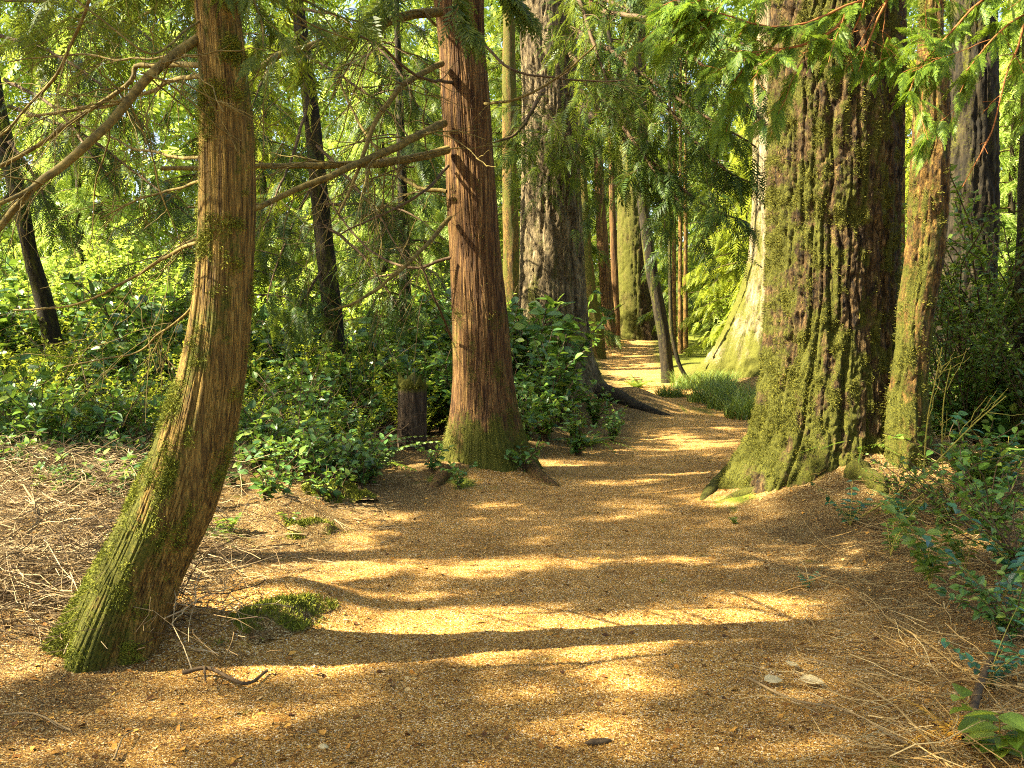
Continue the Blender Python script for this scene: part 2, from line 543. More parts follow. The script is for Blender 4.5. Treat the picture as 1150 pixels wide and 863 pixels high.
def _fir(c, s, R, z):
    w = .25 * noise(c * R * 4, s * R * 4, z * 3.4, 9)
    fur = np.clip(np.abs(noise(c * R * 14 + w * 1.6, s * R * 14 + w * 1.6, z * 1.1, 7)) / .30, 0, 1)
    fur2 = np.clip(np.abs(noise(c * R * 24 + w, s * R * 24 + w, z * 2.4, 8)) / .22, 0, 1)
    k = 1.0 if R > .3 else .5
    return k * (.046 * (fur - .7) + .024 * (fur2 - .6) + .016 * fbm(c * R * 40, s * R * 40, z * 26, 10, 3))


def trunk(parent, rows, D, H, mat, bark='plain', nth=28, dz=.12, lobes=None, twist=0, moss=None, tufts=0, tuft_mat='moss', tsize=(.010, .026), rtop=.03, dep=None, straight=None):
    """a tapered trunk whose outline passes through the given rows; returns its world centre line for crowns"""
    z, x, r = profile(rows, D)
    zg = gz(x[0], D)
    zb = min(z[0], zg) - .35
    sl = (x[1] - x[0]) / (z[1] - z[0])
    z = np.r_[zb, z]; x = np.r_[x[0] + sl * (zb - z[1]) * .5, x]; r = np.r_[r[0] * 1.1, r]
    zt = z[-1]
    sl = (x[-1] - x[-4]) / (z[-1] - z[-4]) if straight is None else straight
    zz = np.linspace(zt, H, 8)[1:]
    z = np.r_[z, zz]; x = np.r_[x, x[-1] + sl * (zz - zt) * .6]; r = np.r_[r, r[-1] + (rtop - r[-1]) * (zz - zt) / (H - zt)]
    Z = np.r_[np.arange(zb, zt + .3, dz), np.arange(zt + .3, H, max(.5, dz))]
    fine = np.linspace(z[0], z[-1], 3000)
    def sm(a):
        f = np.interp(fine, z, a); k = max(3, int(.10 / (fine[1] - fine[0])) * 2 + 1)
        f = np.convolve(np.pad(f, k // 2, mode='edge'), np.ones(k) / k, 'valid')
        return np.interp(Z, fine, f)
    Xc, Rc = sm(x), sm(r)
    Yc = np.full_like(Z, D) if dep is None else D + np.interp(Z, dep[0], dep[1])
    th = np.arange(nth) / nth * 2 * PI
    TH, ZZ = np.meshgrid(th, Z); RR = np.repeat(Rc[:, None], nth, 1)
    t2 = TH + twist * ZZ
    c, s = np.cos(t2), np.sin(t2)
    Rm = float(np.median(Rc[:max(3, len(Rc) // 2)]))
    disp = BARK[bark](c, s, Rm, ZZ)
    if lobes:
        amp, n, ph, hh = lobes
        e = np.exp(-np.clip(ZZ - zg, 0, 99) / hh)
        RR = RR * (1 + amp * e * (np.cos(n * TH + ph + .8 * np.sin(TH * 2 + ph)) * .6 + .25 * np.cos((n + 2) * TH + 1)))
    RR = RR + disp * np.clip(RR / Rm, .2, 1.3)
    V = np.stack([Xc[:, None] + RR * np.cos(TH), Yc[:, None] + RR * np.sin(TH), ZZ], -1)
    i = np.arange(len(Z) - 1)[:, None] * nth; j = np.arange(nth)[None]; k = (j + 1) % nth
    F = np.stack([i + j, i + k, i + nth + k, i + nth + j], -1).reshape(-1, 4)
    org = np.array(parent.location)
    Vw = V.reshape(-1, 3)
    o = Geo().add(Vw - org, F).build("trunk", mat, parent, smooth=True)
    if moss is None:
        mv = np.zeros(len(Vw))
    else:
        mv = np.clip(moss(np.cos(TH), np.sin(TH), ZZ - zg, V[..., 0], ZZ), 0, 1).ravel()
    set_attr(o.data, "moss", mv)
    if tufts:
        front = (np.sin(TH) < .45).ravel() & (ZZ.ravel() < zt + .2)
        nz = np.clip(mv - .5 + 1.15 * fbm(Vw[:, 0] * 11, Vw[:, 1] * 11, Vw[:, 2] * 11, 31, 3), 0, 1) ** 1.3 * front
        if nz.sum() > 0:
            idx = RNG.choice(len(Vw), tufts, p=nz / nz.sum())
            pos = Vw[idx] + RNG.normal(0, .006, (tufts, 3))
            nn = np.stack([np.cos(TH).ravel()[idx], np.sin(TH).ravel()[idx], np.full(tufts, .15)], -1)
            d = norm(nn + RNG.normal(0, .75, (tufts, 3)))
            sc = RNG.uniform(*tsize, tufts)
            g = Geo().add(*scatter(TUFT, pos, d, norm(nn + RNG.normal(0, .5, (tufts, 3)) + 1e-3), sc))
            g.build("moss", M[tuft_mat], parent, origin=org)
    return dict(z=Z, x=Xc, y=Yc, r=Rc, zt=zt, org=org)


def at_trunk(T, z):
    return np.array([np.interp(z, T['z'], T['x']), np.interp(z, T['z'], T['y']), z])


# ------------------------------------------------------------------ foliage on limbs
def sprays_on(P, tmpls, n, slen, droop=.5, s0=.15, rng=RNG, spread=1.0):
    """sprays along a limb P (m,3)"""
    m = len(P)
    s = rng.uniform(s0, 1, n) ** .85
    f = s * (m - 1); i = np.minimum(f.astype(int), m - 2); w = (f - i)[:, None]
    pos = P[i] * (1 - w) + P[i + 1] * w
    T = norm(P[i + 1] - P[i])
    side = norm(np.cross(T, np.array([0, 0, 1.0]) + 1e-3)) * rng.choice([-1, 1], n)[:, None]
    d = T * rng.uniform(.25, .9, n)[:, None] + side * (rng.uniform(.4, 1.0, n) * spread)[:, None]
    d[:, 2] -= rng.uniform(.1, 1.0, n) * droop
    up = np.array([0, 0, 1.0]) + rng.normal(0, .35, (n, 3)) + side * .2
    L = slen * rng.uniform(.6, 1.2, n) * (1 - .35 * s)
    out = []
    which = rng.integers(0, len(tmpls), n)
    for k, t in enumerate(tmpls):
        q = which == k
        if q.any(): out.append((*scatter(t, pos[q], d[q], up[q], L[q]), int(q.sum())))
    return out


def crown_geo(rng, z0, z1, Lmax, nb, tmpls, slen, per_m, droop=.5, sag=.35, Lmin=.3, taper=.8, base_r=.02, az=None, cx=None, spread=1.0):
    fo, li = Geo(), Geo()
    for k in range(nb):
        u = (k + rng.uniform(.1, .9)) / nb
        z = z0 + (z1 - z0) * u
        L = (Lmax * (1 - u) ** taper + Lmin) * rng.uniform(.6, 1.1)
        a = k * 2.39996 + rng.uniform(-.4, .4) if az is None else rng.uniform(*az)
        t = np.linspace(0, 1, 7)
        e = rng.uniform(-.05, .3)
        rad = L * t
        zz = z + L * (e * t - sag * rng.uniform(.7, 1.4) * t ** 2)
        b = a + .15 * np.sin(t * 3 + k)
        c = (0, 0) if cx is None else cx(z)
        P = np.stack([c[0] + rad * np.cos(b), c[1] + rad * np.sin(b), zz], -1)
        li.add(*tube(P, np.linspace(base_r * (.5 + .5 * L / Lmax), .004, 7), 4))
        for V, F, nb_ in sprays_on(P, tmpls, max(3, int(L * per_m)), slen, droop, .12, rng, spread):
            fo.add(V, F, nb_)
    return fo, li


EL, AZ = math.radians(42), math.radians(-10)
SUN = Vector((-math.cos(EL) * math.cos(AZ), math.cos(EL) * math.sin(AZ), math.sin(EL)))


def openness(x, y):
    """where crowns are cut open to place sun patches, by where each ray meets the ground"""
    box = lambda a, b, c, d, e, x0=None: sstep(a - e, a + e, x) * sstep(b + e, b - e, x) * (lambda q: sstep(c - e, c + e, q) * sstep(d + e, d - e, q))(y if x0 is None else y + math.tan(AZ) * (x - x0))
    o = .22 * np.ones_like(x)
    br = sstep(-.5, .25, noise(x * 1.5, y * 2.6, 3, 93) + .35)          # breaks the streaks up
    o = np.maximum(o, .95 * box(-9, -.95, 4.5, 8.6, .25))
    o = np.maximum(o, 1.0 * box(-3, .1, 3.95, 4.7, .1, -1.9))
    o = np.maximum(o,   .85 * box(.1, 1.3, 4.05, 4.65, .12, -1.9))
    o = np.maximum(o, 1.0 * br * box(-1.3, .6, 4.7, 5.45, .15))
    o = np.maximum(o, .7 * br * box(.2, 1.7, 4.9, 5.3, .15))
    o = np.maximum(o, 1.0 * br * box(-1.3, 1.2, 5.65, 6.25, .15))
    o = np.maximum(o, .8 * br * box(1.0, 2.6, 5.9, 6.5, .15))
    o = np.maximum(o, .9 * box(-.9, 4, 9.2, 10.0, .15, -.3))
    o = np.maximum(o, .8 * box(1.9, 7, 7.8, 9.0, .2, 2.7))
    o = np.maximum(o, 1.0 * box(3.2, 9, 7.4, 8.0, .1, 3.1))
    o = np.maximum(o, .4 * br * box(-2, 2, 2.6, 3.8, .2))
    o = np.maximum(o, .62 * br * box(-12, -.8, 9.8, 18, .4))
    o = np.maximum(o, .9 * box(-3, 9, 17.3, 18.4, .2, .8))
    o = np.maximum(o, 1.0 * sstep(18.5, 19.5, y))
    o = np.maximum(o, .9 * box(3.3, 6.8, 4.1, 5.2, .12))
    return np.clip(o + .12 * noise(x * 1.6, y * 3.2, 0, 91), 0, 1)


def crown(parent, fo, li, fmat, lmat, org=None, gap=None):
    """foliage and its limbs as one crown"""
    nf = sum(len(f) for f in fo.F)
    if gap is not None:
        fo = thin(fo, gap)
        nf = sum(len(f) for f in fo.F)
    g = Geo()
    for src in (fo, li):
        base = g.n
        g.V += src.V; g.F += [f + base for f in src.F]; g.n += src.n
    o = g.build("crown", M[fmat], parent, origin=org)
    o.data.materials.append(M[lmat])
    mi = np.zeros(len(o.data.polygons), np.int32); mi[nf:] = 1
    o.data.polygons.foreach_set("material_index", mi)
    return o


def thin(fo, org):  # drops sprays whose shadows would cover the chosen sun patches
    out = Geo(); base = 0
    for V, F in zip(fo.V, fo.F):
        f = F - base; base += len(V)
        # blocks of one template: every spray has the same number of faces
        nspr = fo.blk.get(id(V), 1)
        vv = V.reshape(nspr, -1, 3); c = vv.mean(1) + np.asarray(org)
        x = c[:, 0] + c[:, 2] * math.cos(AZ) / math.tan(EL); y = c[:, 1] - c[:, 2] * math.sin(AZ) / math.tan(EL)
        keep = RNG.uniform(0, 1, nspr) > openness(x, y) ** .8
        keep &= ~((openness(x, y) > .62))
        if not keep.any(): continue
        kf = f.reshape(nspr, -1, f.shape[1])[keep]
        nv = vv.shape[1]; newidx = np.cumsum(keep) - 1
        kf = kf - (np.nonzero(keep)[0] * nv)[:, None, None] + (newidx[keep] * nv)[:, None, None]
        out.add(vv[keep].reshape(-1, 3), kf.reshape(-1, f.shape[1]))
    return out


def line_px(pts, m=24):
    return smooth_line([px(*p) for p in pts], m)


def bough(tree, pts, r0, r1, mat='branch', fol=None, tmpls=None, n=0, slen=.3, droop=.5, twigs=6, tw_len=.5, tw_fol=True, s0=.15, m=24, twr=.24):
    """a limb through picture points at their real depth, with side twigs; foliage is its sub-part"""
    org = np.array(tree.location)
    P = line_px(pts, m)
    P = P + .012 * np.stack([noise(P[:, 0] * 6, P[:, 1] * 6, P[:, 2] * 6 + k * 9, 40 + k) for k in range(3)], -1)
    g = Geo().add(*tube(P, np.linspace(r0, r1, m), 8))
    fo = Geo(); total = np.linalg.norm(np.diff(P, axis=0), axis=1).sum()
    limbs = [P]
    for k in range(twigs):
        s = RNG.uniform(.12, .97); i = int(s * (m - 2))
        T = norm(P[i + 1] - P[i])
        d = norm(T * RNG.uniform(.3, 1) + RNG.normal(0, .7, 3) * np.array([1, .7, 1]) + np.array([0, 0, -.25]))
        L = tw_len * RNG.uniform(.4, 1.2)
        t = np.linspace(0, 1, 8)[:, None]
        Q = P[i] + d * L * t + np.array([0, 0, -.22 * L]) * t ** 2 + np.cumsum(RNG.normal(0, .018 * L, (8, 3)), 0)
        rr = max(.0016, (r0 + (r1 - r0) * s) * twr)
        g.add(*tube(Q, np.linspace(rr, max(.0012, rr * .4), 8), 5))
        if tw_fol: limbs.append(Q)
        for _ in range(2):
            j = RNG.integers(2, 7)
            d2 = norm(d + RNG.normal(0, .7, 3)); L2 = L * RNG.uniform(.2, .5)
            W = Q[j] + d2 * L2 * t + np.cumsum(RNG.normal(0, .02 * L2, (8, 3)), 0)
            g.add(*tube(W, np.linspace(rr * .5, max(.001, rr * .25), 8), 4))
            if tw_fol and fol: limbs.append(W)
    b = g.build("branch", M[mat], tree, smooth=True, origin=org)
    if fol and n:
        lens = np.array([np.linalg.norm(np.diff(Q, axis=0), axis=1).sum() for Q in limbs])
        for Q, L in zip(limbs, lens):
            k = max(2, int(n * L / lens.sum()))
            for V, F, nb_ in sprays_on(Q, tmpls, k, slen, droop, s0): fo.add(V, F, nb_)
        fo.build("foliage", M[fol], b, origin=org)
    return b


# ================================================================== THE TREES NEAR THE PATH
def tree(name, D, u, label, cat, group=None, v=430):
    p = px(u, v, D)
    return tag(empty(name, (p[0], D, gz(p[0], D))), label, cat, group)


# --- the cedar that leans and curves, left
t = tree('cedar_tree', 4.35, 125, "curved leaning cedar with mossy foot, nearest tree of all, left of the path", 'tree')
rows = [(0, 220, 266), (50, 223, 272), (100, 227, 278), (139, 226, 283), (209, 225, 285), (278, 222, 283), (315, 219, 281), (350, 214, 279), (384, 208, 277), (437, 194, 271), (489, 176, 262), (523, 164, 255), (579, 138, 240), (620, 117, 220), (655, 98, 203), (690, 78, 193), (720, 62, 186), (745, 53, 176), (772, 50, 168)]
LC = trunk(t, rows, 4.35, 13.0, M['olive_bark'], 'cedar', 480, .0085, lobes=(.20, 5, 2.2, .14), twist=.35, straight=-.03,
           moss=lambda c, s, h, x, z: .50 * np.exp(-(h / .85) ** 2) * sstep(.5, -.7, c + .3 * s) + .22 * sstep(.1, -.8, c) * np.exp(-(h / 1.6) ** 2) + .33 + .45 * fbm(x * 9, c * 3, z * 6, 3, 4), tufts=70000, tuft_mat='moss_green', tsize=(.007, .016))
for pts, r0, r1, tw, L in [
    ([(222, 42, 4.32), (190, 68, 4.2), (150, 108, 4.1), (110, 148, 4.0), (70, 186, 3.95), (48, 200, 3.9), (20, 228, 3.88), (-30, 285, 3.85)], .021, .013, 7, .45),
    ([(225, 72, 4.33), (190, 74, 4.5), (155, 75, 4.6), (148, 90, 4.6), (120, 112, 4.6), (70, 143, 4.6), (10, 182, 4.6), (-30, 200, 4.6)], .013, .009, 8, .4),
    ([(226, 62, 4.33), (150, 66, 4.6), (90, 62, 4.8), (10, 68, 5.0)], .006, .003, 5, .3),
    ([(226, 84, 4.33), (185, 95, 4.9), (110, 120, 5.4), (30, 132, 5.9)], .012, .007, 6, .45),
    ([(226, 178, 4.33), (175, 172, 4.7), (130, 158, 5), (85, 138, 5.2)], .008, .004, 6, .4),
    ([(226, 203, 4.33), (190, 214, 4.6), (145, 228, 4.8), (110, 246, 4.9)], .007, .003, 5, .35),
    ([(222, 269, 4.33), (190, 287, 4.6), (130, 322, 5), (75, 344, 5.3), (15, 349, 5.5)], .010, .004, 8, .5),
    ([(218, 345, 4.33), (185, 372, 4.6), (145, 398, 4.9), (70, 412, 5.1)], .006, .003, 5, .4),
    ([(52, 198, 3.91), (30, 212, 3.85), (10, 222, 3.8), (-30, 240, 3.8)], .011, .006, 3, .3),
    ([(100, 0, 4.0), (75, 60, 4.1), (40, 110, 4.2), (15, 140, 4.2), (-20, 165, 4.2)], .007, .004, 8, .4),
    ([(230, 20, 4.33), (205, 40, 4.1), (165, 60, 3.9), (110, 20, 3.9), (60, -20, 3.9)], .005, .003, 6, .4),
]:
    bough(t, pts, r0, r1, twigs=tw + 9, tw_len=L * 1.25)
bough(t, [(262, -40, 4.3), (280, -10, 4.2), (292, 25, 4.15), (296, 55, 4.1)], .007, .003, 'branch', 'cedar_leaf', FR_NEAR, 34, .16, 1.3, twigs=4, tw_len=.16)
bough(t, [(262, -20, 4.3), (310, 0, 4.4), (345, 24, 4.5), (398, 46, 4.6)], .006, .003, 'branch', None, twigs=5, tw_len=.3)
for pts, n in [([(235, -60, 4.6), (180, -30, 5.2), (110, 5, 5.8), (40, 40, 6.4), (-30, 60, 6.8)], 110), ([(235, -40, 4.6), (170, 10, 5.6), (110, 60, 6.4), (60, 120, 7)], 80),
               ([(255, -50, 4.6), (300, -20, 5.2), (360, 10, 5.8), (420, 30, 6.2)], 80), ([(240, -60, 4.7), (140, -40, 5.4), (40, -20, 6), (-30, 0, 6.4)], 110)]:
    bough(t, pts, .012, .004, 'branch', 'cedar_leaf', FR_MID, n, .26, 1.1, twigs=8, tw_len=.5)
fo, li = crown_geo(np.random.default_rng(5), 3.7, 12.6, 2.4, 46, FR_MID, .38, 16, .7, .3, cx=lambda z: (np.interp(z, LC['z'], LC['x']) - LC['org'][0], 0))
crown(t, fo, li, 'cedar_leaf', 'branch', gap=t.location)

# --- the red cedar, middle
t = tree('cedar_tree', 9.6, 550, "straight reddish cedar with flared foot on the left path edge, beside the stump", 'tree')
rows = [(0, 487, 542), (52, 493, 543), (104, 495, 549), (174, 500, 554), (243, 503, 559), (299, 506, 563), (350, 508, 569), (419, 509, 575), (454, 507, 580), (489, 502, 588), (512, 496, 597), (530, 490, 608), (546, 486, 620)]
MC = trunk(t, rows, 9.6, 17, M['cedar_bark'], 'cedar', 460, .013, lobes=(.13, 5, 1.0, .22),
           moss=lambda c, s, h, x, z: .75 * np.exp(-(h / .45) ** 2) + .40 * fbm(x * 6, c * 3, z * 4, 13, 4) + .13 + .2 * np.exp(-((h - 1.1) / .5) ** 2), tufts=9000)
for pts, rr in (([(592, 524), (606, 536), (622, 545), (640, 551)], (.09, .07, .045, .004)), ([(500, 530), (490, 544), (478, 552)], (.08, .055, .004))):
    W = np.array([gpx(*p) for p in pts]); W = smooth_line(np.c_[W[:, :2], gh(W[:, 0], W[:, 1]) - .005 - np.linspace(0, 1, len(W)) ** 3 * .05], 14)
    o = Geo().add(*tube(W - MC['org'], np.interp(np.linspace(0, 1, 14), np.linspace(0, 1, len(rr)), rr), 12)).build("root", M['cedar_bark'], t, smooth=True)
    set_attr(o.data, "moss", np.full(14 * 12, .42))
for pts, r0, r1, tw, L, mt in [
    ([(494, 14, 9.4), (450, 20, 8.9), (410, 36, 8.6), (365, 47, 8.3), (316, 62, 8.0), (285, 80, 7.8)], .045, .02, 8, .9, 'branch'),
    ([(496, 72, 9.4), (470, 85, 8.9), (448, 100, 8.7), (425, 130, 8.5), (412, 160, 8.4), (400, 200, 8.3), (380, 240, 8.2)], .030, .012, 9, .9, 'branch'),
    ([(499, 138, 9.4), (470, 152, 8.8), (430, 172, 8.5), (390, 190, 8.2), (340, 210, 8.0), (285, 236, 7.8), (200, 280, 7.5)], .040, .016, 9, .8, 'branch'),
    ([(502, 168, 9.4), (450, 180, 8.9), (400, 186, 8.7), (340, 187, 8.5), (285, 187, 8.3), (180, 190, 8.1)], .040, .018, 9, .8, 'branch'),
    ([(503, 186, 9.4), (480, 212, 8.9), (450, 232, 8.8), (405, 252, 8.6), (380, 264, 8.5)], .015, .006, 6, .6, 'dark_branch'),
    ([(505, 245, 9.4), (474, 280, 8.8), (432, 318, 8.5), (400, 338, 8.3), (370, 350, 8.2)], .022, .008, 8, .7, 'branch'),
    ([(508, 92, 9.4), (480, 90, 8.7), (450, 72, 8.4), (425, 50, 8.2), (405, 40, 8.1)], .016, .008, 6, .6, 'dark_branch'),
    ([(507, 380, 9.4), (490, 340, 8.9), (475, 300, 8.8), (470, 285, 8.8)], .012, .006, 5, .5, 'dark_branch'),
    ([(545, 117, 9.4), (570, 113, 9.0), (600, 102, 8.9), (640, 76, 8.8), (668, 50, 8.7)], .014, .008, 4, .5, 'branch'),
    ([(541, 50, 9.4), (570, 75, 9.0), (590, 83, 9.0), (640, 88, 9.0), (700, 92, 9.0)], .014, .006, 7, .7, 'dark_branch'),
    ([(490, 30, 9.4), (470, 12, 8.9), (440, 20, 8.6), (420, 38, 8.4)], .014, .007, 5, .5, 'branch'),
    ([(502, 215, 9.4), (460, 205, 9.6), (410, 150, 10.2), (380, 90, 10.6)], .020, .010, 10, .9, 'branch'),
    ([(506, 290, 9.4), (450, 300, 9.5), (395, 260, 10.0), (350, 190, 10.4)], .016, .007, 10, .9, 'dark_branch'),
]:
    bough(t, pts, r0, r1, mt, twigs=tw + 10, tw_len=L * 1.15)
fo, li = crown_geo(np.random.default_rng(6), 5.2, 16.5, 3.0, 50, FR_MID, .45, 12, .7, .3)
for pts in ([(500, -60, 9.0), (510, -20, 8.8), (520, 20, 8.7), (535, 40, 8.7)], [(480, -40, 9.0), (440, -10, 8.6), (400, 30, 8.3), (330, 50, 8.0)], [(540, -40, 9.2), (570, -10, 9.3), (600, 20, 9.3)], [(470, -60, 8.4), (380, -25, 8.0), (300, 5, 7.8)]):
    for V, F, nb_ in sprays_on(line_px(pts) - MC['org'], FR_MID, 70, .42, 1.0): fo.add(V, F, nb_)
crown(t, fo, li, 'cedar_leaf', 'branch', gap=t.location)

# --- the great fir behind it
t = tree('fir_tree', 18, 625, "tall rough-barked fir, pale on its sunlit side, behind the reddish cedar", 'tree')
rows = [(0, 584, 644), (100, 588, 647), (200, 587, 650), (300, 585, 655), (350, 583, 658), (400, 578, 664), (430, 572, 676), (452, 566, 690)]
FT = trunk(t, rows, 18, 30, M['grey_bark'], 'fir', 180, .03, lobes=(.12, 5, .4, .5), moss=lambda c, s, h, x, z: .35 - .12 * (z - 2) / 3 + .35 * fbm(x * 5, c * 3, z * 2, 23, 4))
for pts in ([(650, 118, 17.7), (662, 132, 17.2), (668, 138, 17)], [(655, 148, 17.7), (668, 156, 17), (674, 160, 16.8)]):
    g = Geo().add(*tube(line_px(pts, 8) - FT['org'], np.linspace(.10, .085, 8), 9)); g.build("broken_limb", M['wood_rot'], t, smooth=True)
for pts, n in [
    ([(640, 30, 17.6), (680, 55, 16.5), (730, 90, 15.5), (790, 130, 14.8), (850, 165, 14.5)], 230),
    ([(640, -20, 17.6), (700, 10, 16.2), (760, 50, 15.2), (830, 110, 14.5), (870, 150, 14)], 240),
    ([(640, 60, 17.6), (670, 100, 16.8), (705, 150, 16), (740, 200, 15.6), (770, 235, 15.4)], 210),
    ([(610, 100, 17.4), (600, 120, 16.5), (580, 150, 16), (555, 160, 15.8)], 90),
    ([(650, 100, 17.6), (690, 140, 17), (720, 190, 16.5), (745, 235, 16.2)], 200),
    ([(630, -40, 17.4), (650, 0, 16), (670, 60, 15), (690, 110, 14.6)], 200),
    ([(640, -60, 17.4), (700, -30, 16), (760, 0, 15), (800, 40, 14.6)], 210),
    ([(650, 40, 17.4), (690, 60, 16.2), (740, 110, 15.4), (800, 180, 15), (850, 210, 14.8)], 230),
    ([(655, 90, 17.4), (690, 130, 16.4), (730, 180, 15.8), (790, 230, 15.5), (840, 250, 15.3)], 210),
    ([(655, 10, 17), (720, 20, 15), (780, 30, 14), (860, 60, 13.4)], 210),
    ([(615, 120, 17.4), (625, 150, 16.6), (632, 170, 16.4)], 40),
]:
    bough(t, pts, .045, .012, 'dark_branch', 'hem_leaf' if n > 205 else 'cedar_leaf', FR_HEM, n, .58, .9, twigs=14, tw_len=1.1)  # boughs with fewer sprays take brighter leaves, sun put into the colour
g = Geo().add(*tube(np.array([np.append(gpx(u, v)[:2], gz(*gpx(u, v)[:2]) + dz) for u, v, dz in [(676, 446, .08), (695, 450, .04), (715, 458, .0), (742, 466, -.03), (775, 470, -.06)]]) - FT['org'], [.15, .13, .10, .08, .01], 10))
g.build("root", M['dark_bark'], t, smooth=True)
fo, li = crown_geo(np.random.default_rng(7), 9, 29, 4.0, 46, FR_HEM, .8, 7, .8, .3)
crown(t, fo, li, 'hem_leaf', 'dark_branch', gap=t.location)

# --- the huge fir on the mound, right
t = tree('fir_tree', 8.45, 930, "huge thick mossy fir with deeply furrowed bark on the mound right of the path", 'tree')
rows = [(0, 872, 1008), (35, 870, 1008), (139, 869, 1007), (299, 866, 1002), (350, 864, 1004), (419, 859, 1006), (454, 853, 1007), (489, 846, 1008), (510, 836, 1012), (530, 824, 1016), (545, 815, 1020)]
BF = trunk(t, rows, 8.45, 28, M['fir_bark'], 'fir', 380, .0115, lobes=(.06, 6, .9, .3),
           moss=lambda c, s, h, x, z: .20 * np.exp(-(h / .7) ** 2) + .18 * sstep(.2, -.95, c) + .41 + .75 * fbm(x * 9, c * 6, z * 6, 33, 5), tufts=110000, tsize=(.010, .022))
for pts, rr in (([(840, 520), (815, 537), (795, 555), (778, 573)], (.09, .075, .05, .004)), ([(905, 533), (870, 545), (830, 556), (790, 566)], (.07, .06, .045, .004)), ([(960, 530), (985, 545), (1000, 562)], (.12, .08, .004))):
    W = np.array([gpx(*p) for p in pts]); W = smooth_line(np.c_[W[:, :2], gh(W[:, 0], W[:, 1]) + .005 - np.linspace(0, 1, len(W)) ** 3 * .06], 16)
    r = np.interp(np.linspace(0, 1, 16), np.linspace(0, 1, len(rr)), rr) * (1 + .15 * RNG.normal(size=16))
    o = Geo().add(*tube(W - BF['org'], r, 14)).build("root", M['fir_bark'], t, smooth=True)
    set_attr(o.data, "moss", np.full(16 * 14, .62))
fo, li = crown_geo(np.random.default_rng(8), 6.5, 27, 3.6, 44, FR_HEM, .8, 7, .8, .3)
crown(t, fo, li, 'hem_leaf', 'dark_branch', gap=t.location)

# --- the slim rusty tree beside it
t = tree('fir_tree', 7.75, 1020, "slim rusty-barked tree with moss, right beside the huge furrowed fir", 'tree')
rows = [(0, 1036, 1058), (38, 1033, 1057), (104, 1030, 1064), (174, 1026, 1064), (243, 1022, 1062), (299, 1018, 1056), (342, 1011, 1048), (402, 1007, 1042), (437, 1000, 1040), (489, 997, 1042), (530, 995, 1044), (555, 990, 1048)]
RT = trunk(t, rows, 7.75, 15, M['orange_bark'], 'fir', 110, .014, lobes=(.1, 4, 2, .2),
           moss=lambda c, s, h, x, z: .25 * np.exp(-(h / 1.2) ** 2) + .37 + .6 * fbm(x * 9, c * 4, z * 5, 43, 4) + .15 * sstep(0, -1, c), tufts=9000)
fo, li = crown_geo(np.random.default_rng(9), 5.0, 14.5, 2.2, 30, FR_MID, .45, 10, .8, .3)
crown(t, fo, li, 'cedar_leaf', 'branch', gap=t.location)


# --- trunks farther off: rows give the outline, the crown starts above
GAP = True


def back_tree(name, D, rows, label, mat, H, zc, Lc, nb, fol='hem_leaf', bark='plain', tm=FR_HEM, moss=.2, lobes=None, slen=.7, per=7, nth=36, dz=.08, straight=None, mk_moss=None, droop=.7):
    p = px((rows[-1][1] + rows[-1][2]) / 2, rows[-1][0], D)
    t = tag(empty(name, (p[0], D, gz(p[0], D))), label, 'tree')
    T = trunk(t, rows, D, H, M[mat], bark, nth, dz, lobes=lobes, straight=straight,
              moss=mk_moss or (lambda c, s, h, x, z: moss + .35 * fbm(x * 6, c * 3, z * 3, 53, 3)))
    if nb:
        fo, li = crown_geo(np.random.default_rng(int(D * 37)), zc, H * .97, Lc, nb, tm, slen, per, droop, .3,
                           cx=lambda z: (np.interp(z, T['z'], T['x']) - T['org'][0], 0))
        crown(t, fo, li, fol, 'dark_branch', gap=GAP and t.location)
    return t, T


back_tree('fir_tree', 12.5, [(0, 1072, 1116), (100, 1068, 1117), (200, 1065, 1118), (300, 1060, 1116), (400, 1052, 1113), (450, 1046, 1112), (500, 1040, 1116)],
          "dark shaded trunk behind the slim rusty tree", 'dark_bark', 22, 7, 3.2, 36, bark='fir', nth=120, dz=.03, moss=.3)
back_tree('cedar_tree', 19, [(150, 1003, 1016), (250, 1003, 1016), (340, 1002, 1016), (440, 1001, 1018)],
          "thin orange trunk glimpsed between the huge fir and the slim rusty tree", 'orange_bark', 14, 7.5, 2, 20)
back_tree('fir_tree', 9.2, [(200, 1146, 1185), (300, 1143, 1185), (400, 1140, 1186), (500, 1138, 1188)],
          "mossy trunk cut by the right edge of the photo", 'dark_bark', 14, 5, 2.5, 26, moss=.5, fol='cedar_leaf')
t, PT = back_tree('fir_tree', 20.5, [(60, 850, 884), (150, 847, 888), (230, 846, 892), (290, 842, 897), (330, 832, 905), (370, 815, 918), (400, 800, 930), (425, 788, 940), (440, 782, 946)],
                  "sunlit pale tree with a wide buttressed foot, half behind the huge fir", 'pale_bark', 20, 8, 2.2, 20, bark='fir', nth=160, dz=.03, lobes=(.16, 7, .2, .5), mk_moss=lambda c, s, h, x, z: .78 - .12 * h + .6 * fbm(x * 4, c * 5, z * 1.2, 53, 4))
back_tree('cedar_tree', 22, [(120, 846, 853), (250, 845, 853), (350, 843, 853), (425, 842, 854)],
          "thin yellowish trunk left of the pale buttressed tree", 'orange_bark', 11, 8, 1.2, 12)
back_tree('alder_tree', 27.5, [(230, 650, 661), (285, 655, 665), (338, 657, 671), (378, 663, 679), (402, 666, 681), (412, 666, 682)],
          "yellow mossy curved tree at the path's far left bend", 'orange_bark', 11, 7.5, 2, 14, moss=.6, fol='far_leaf')
back_tree('cedar_tree', 31, [(230, 668, 680), (300, 672, 685), (350, 676, 690), (375, 678, 692)],
          "reddish trunk between the yellow curved tree and the far mossy tree", 'cedar_bark', 14, 9, 2, 14)
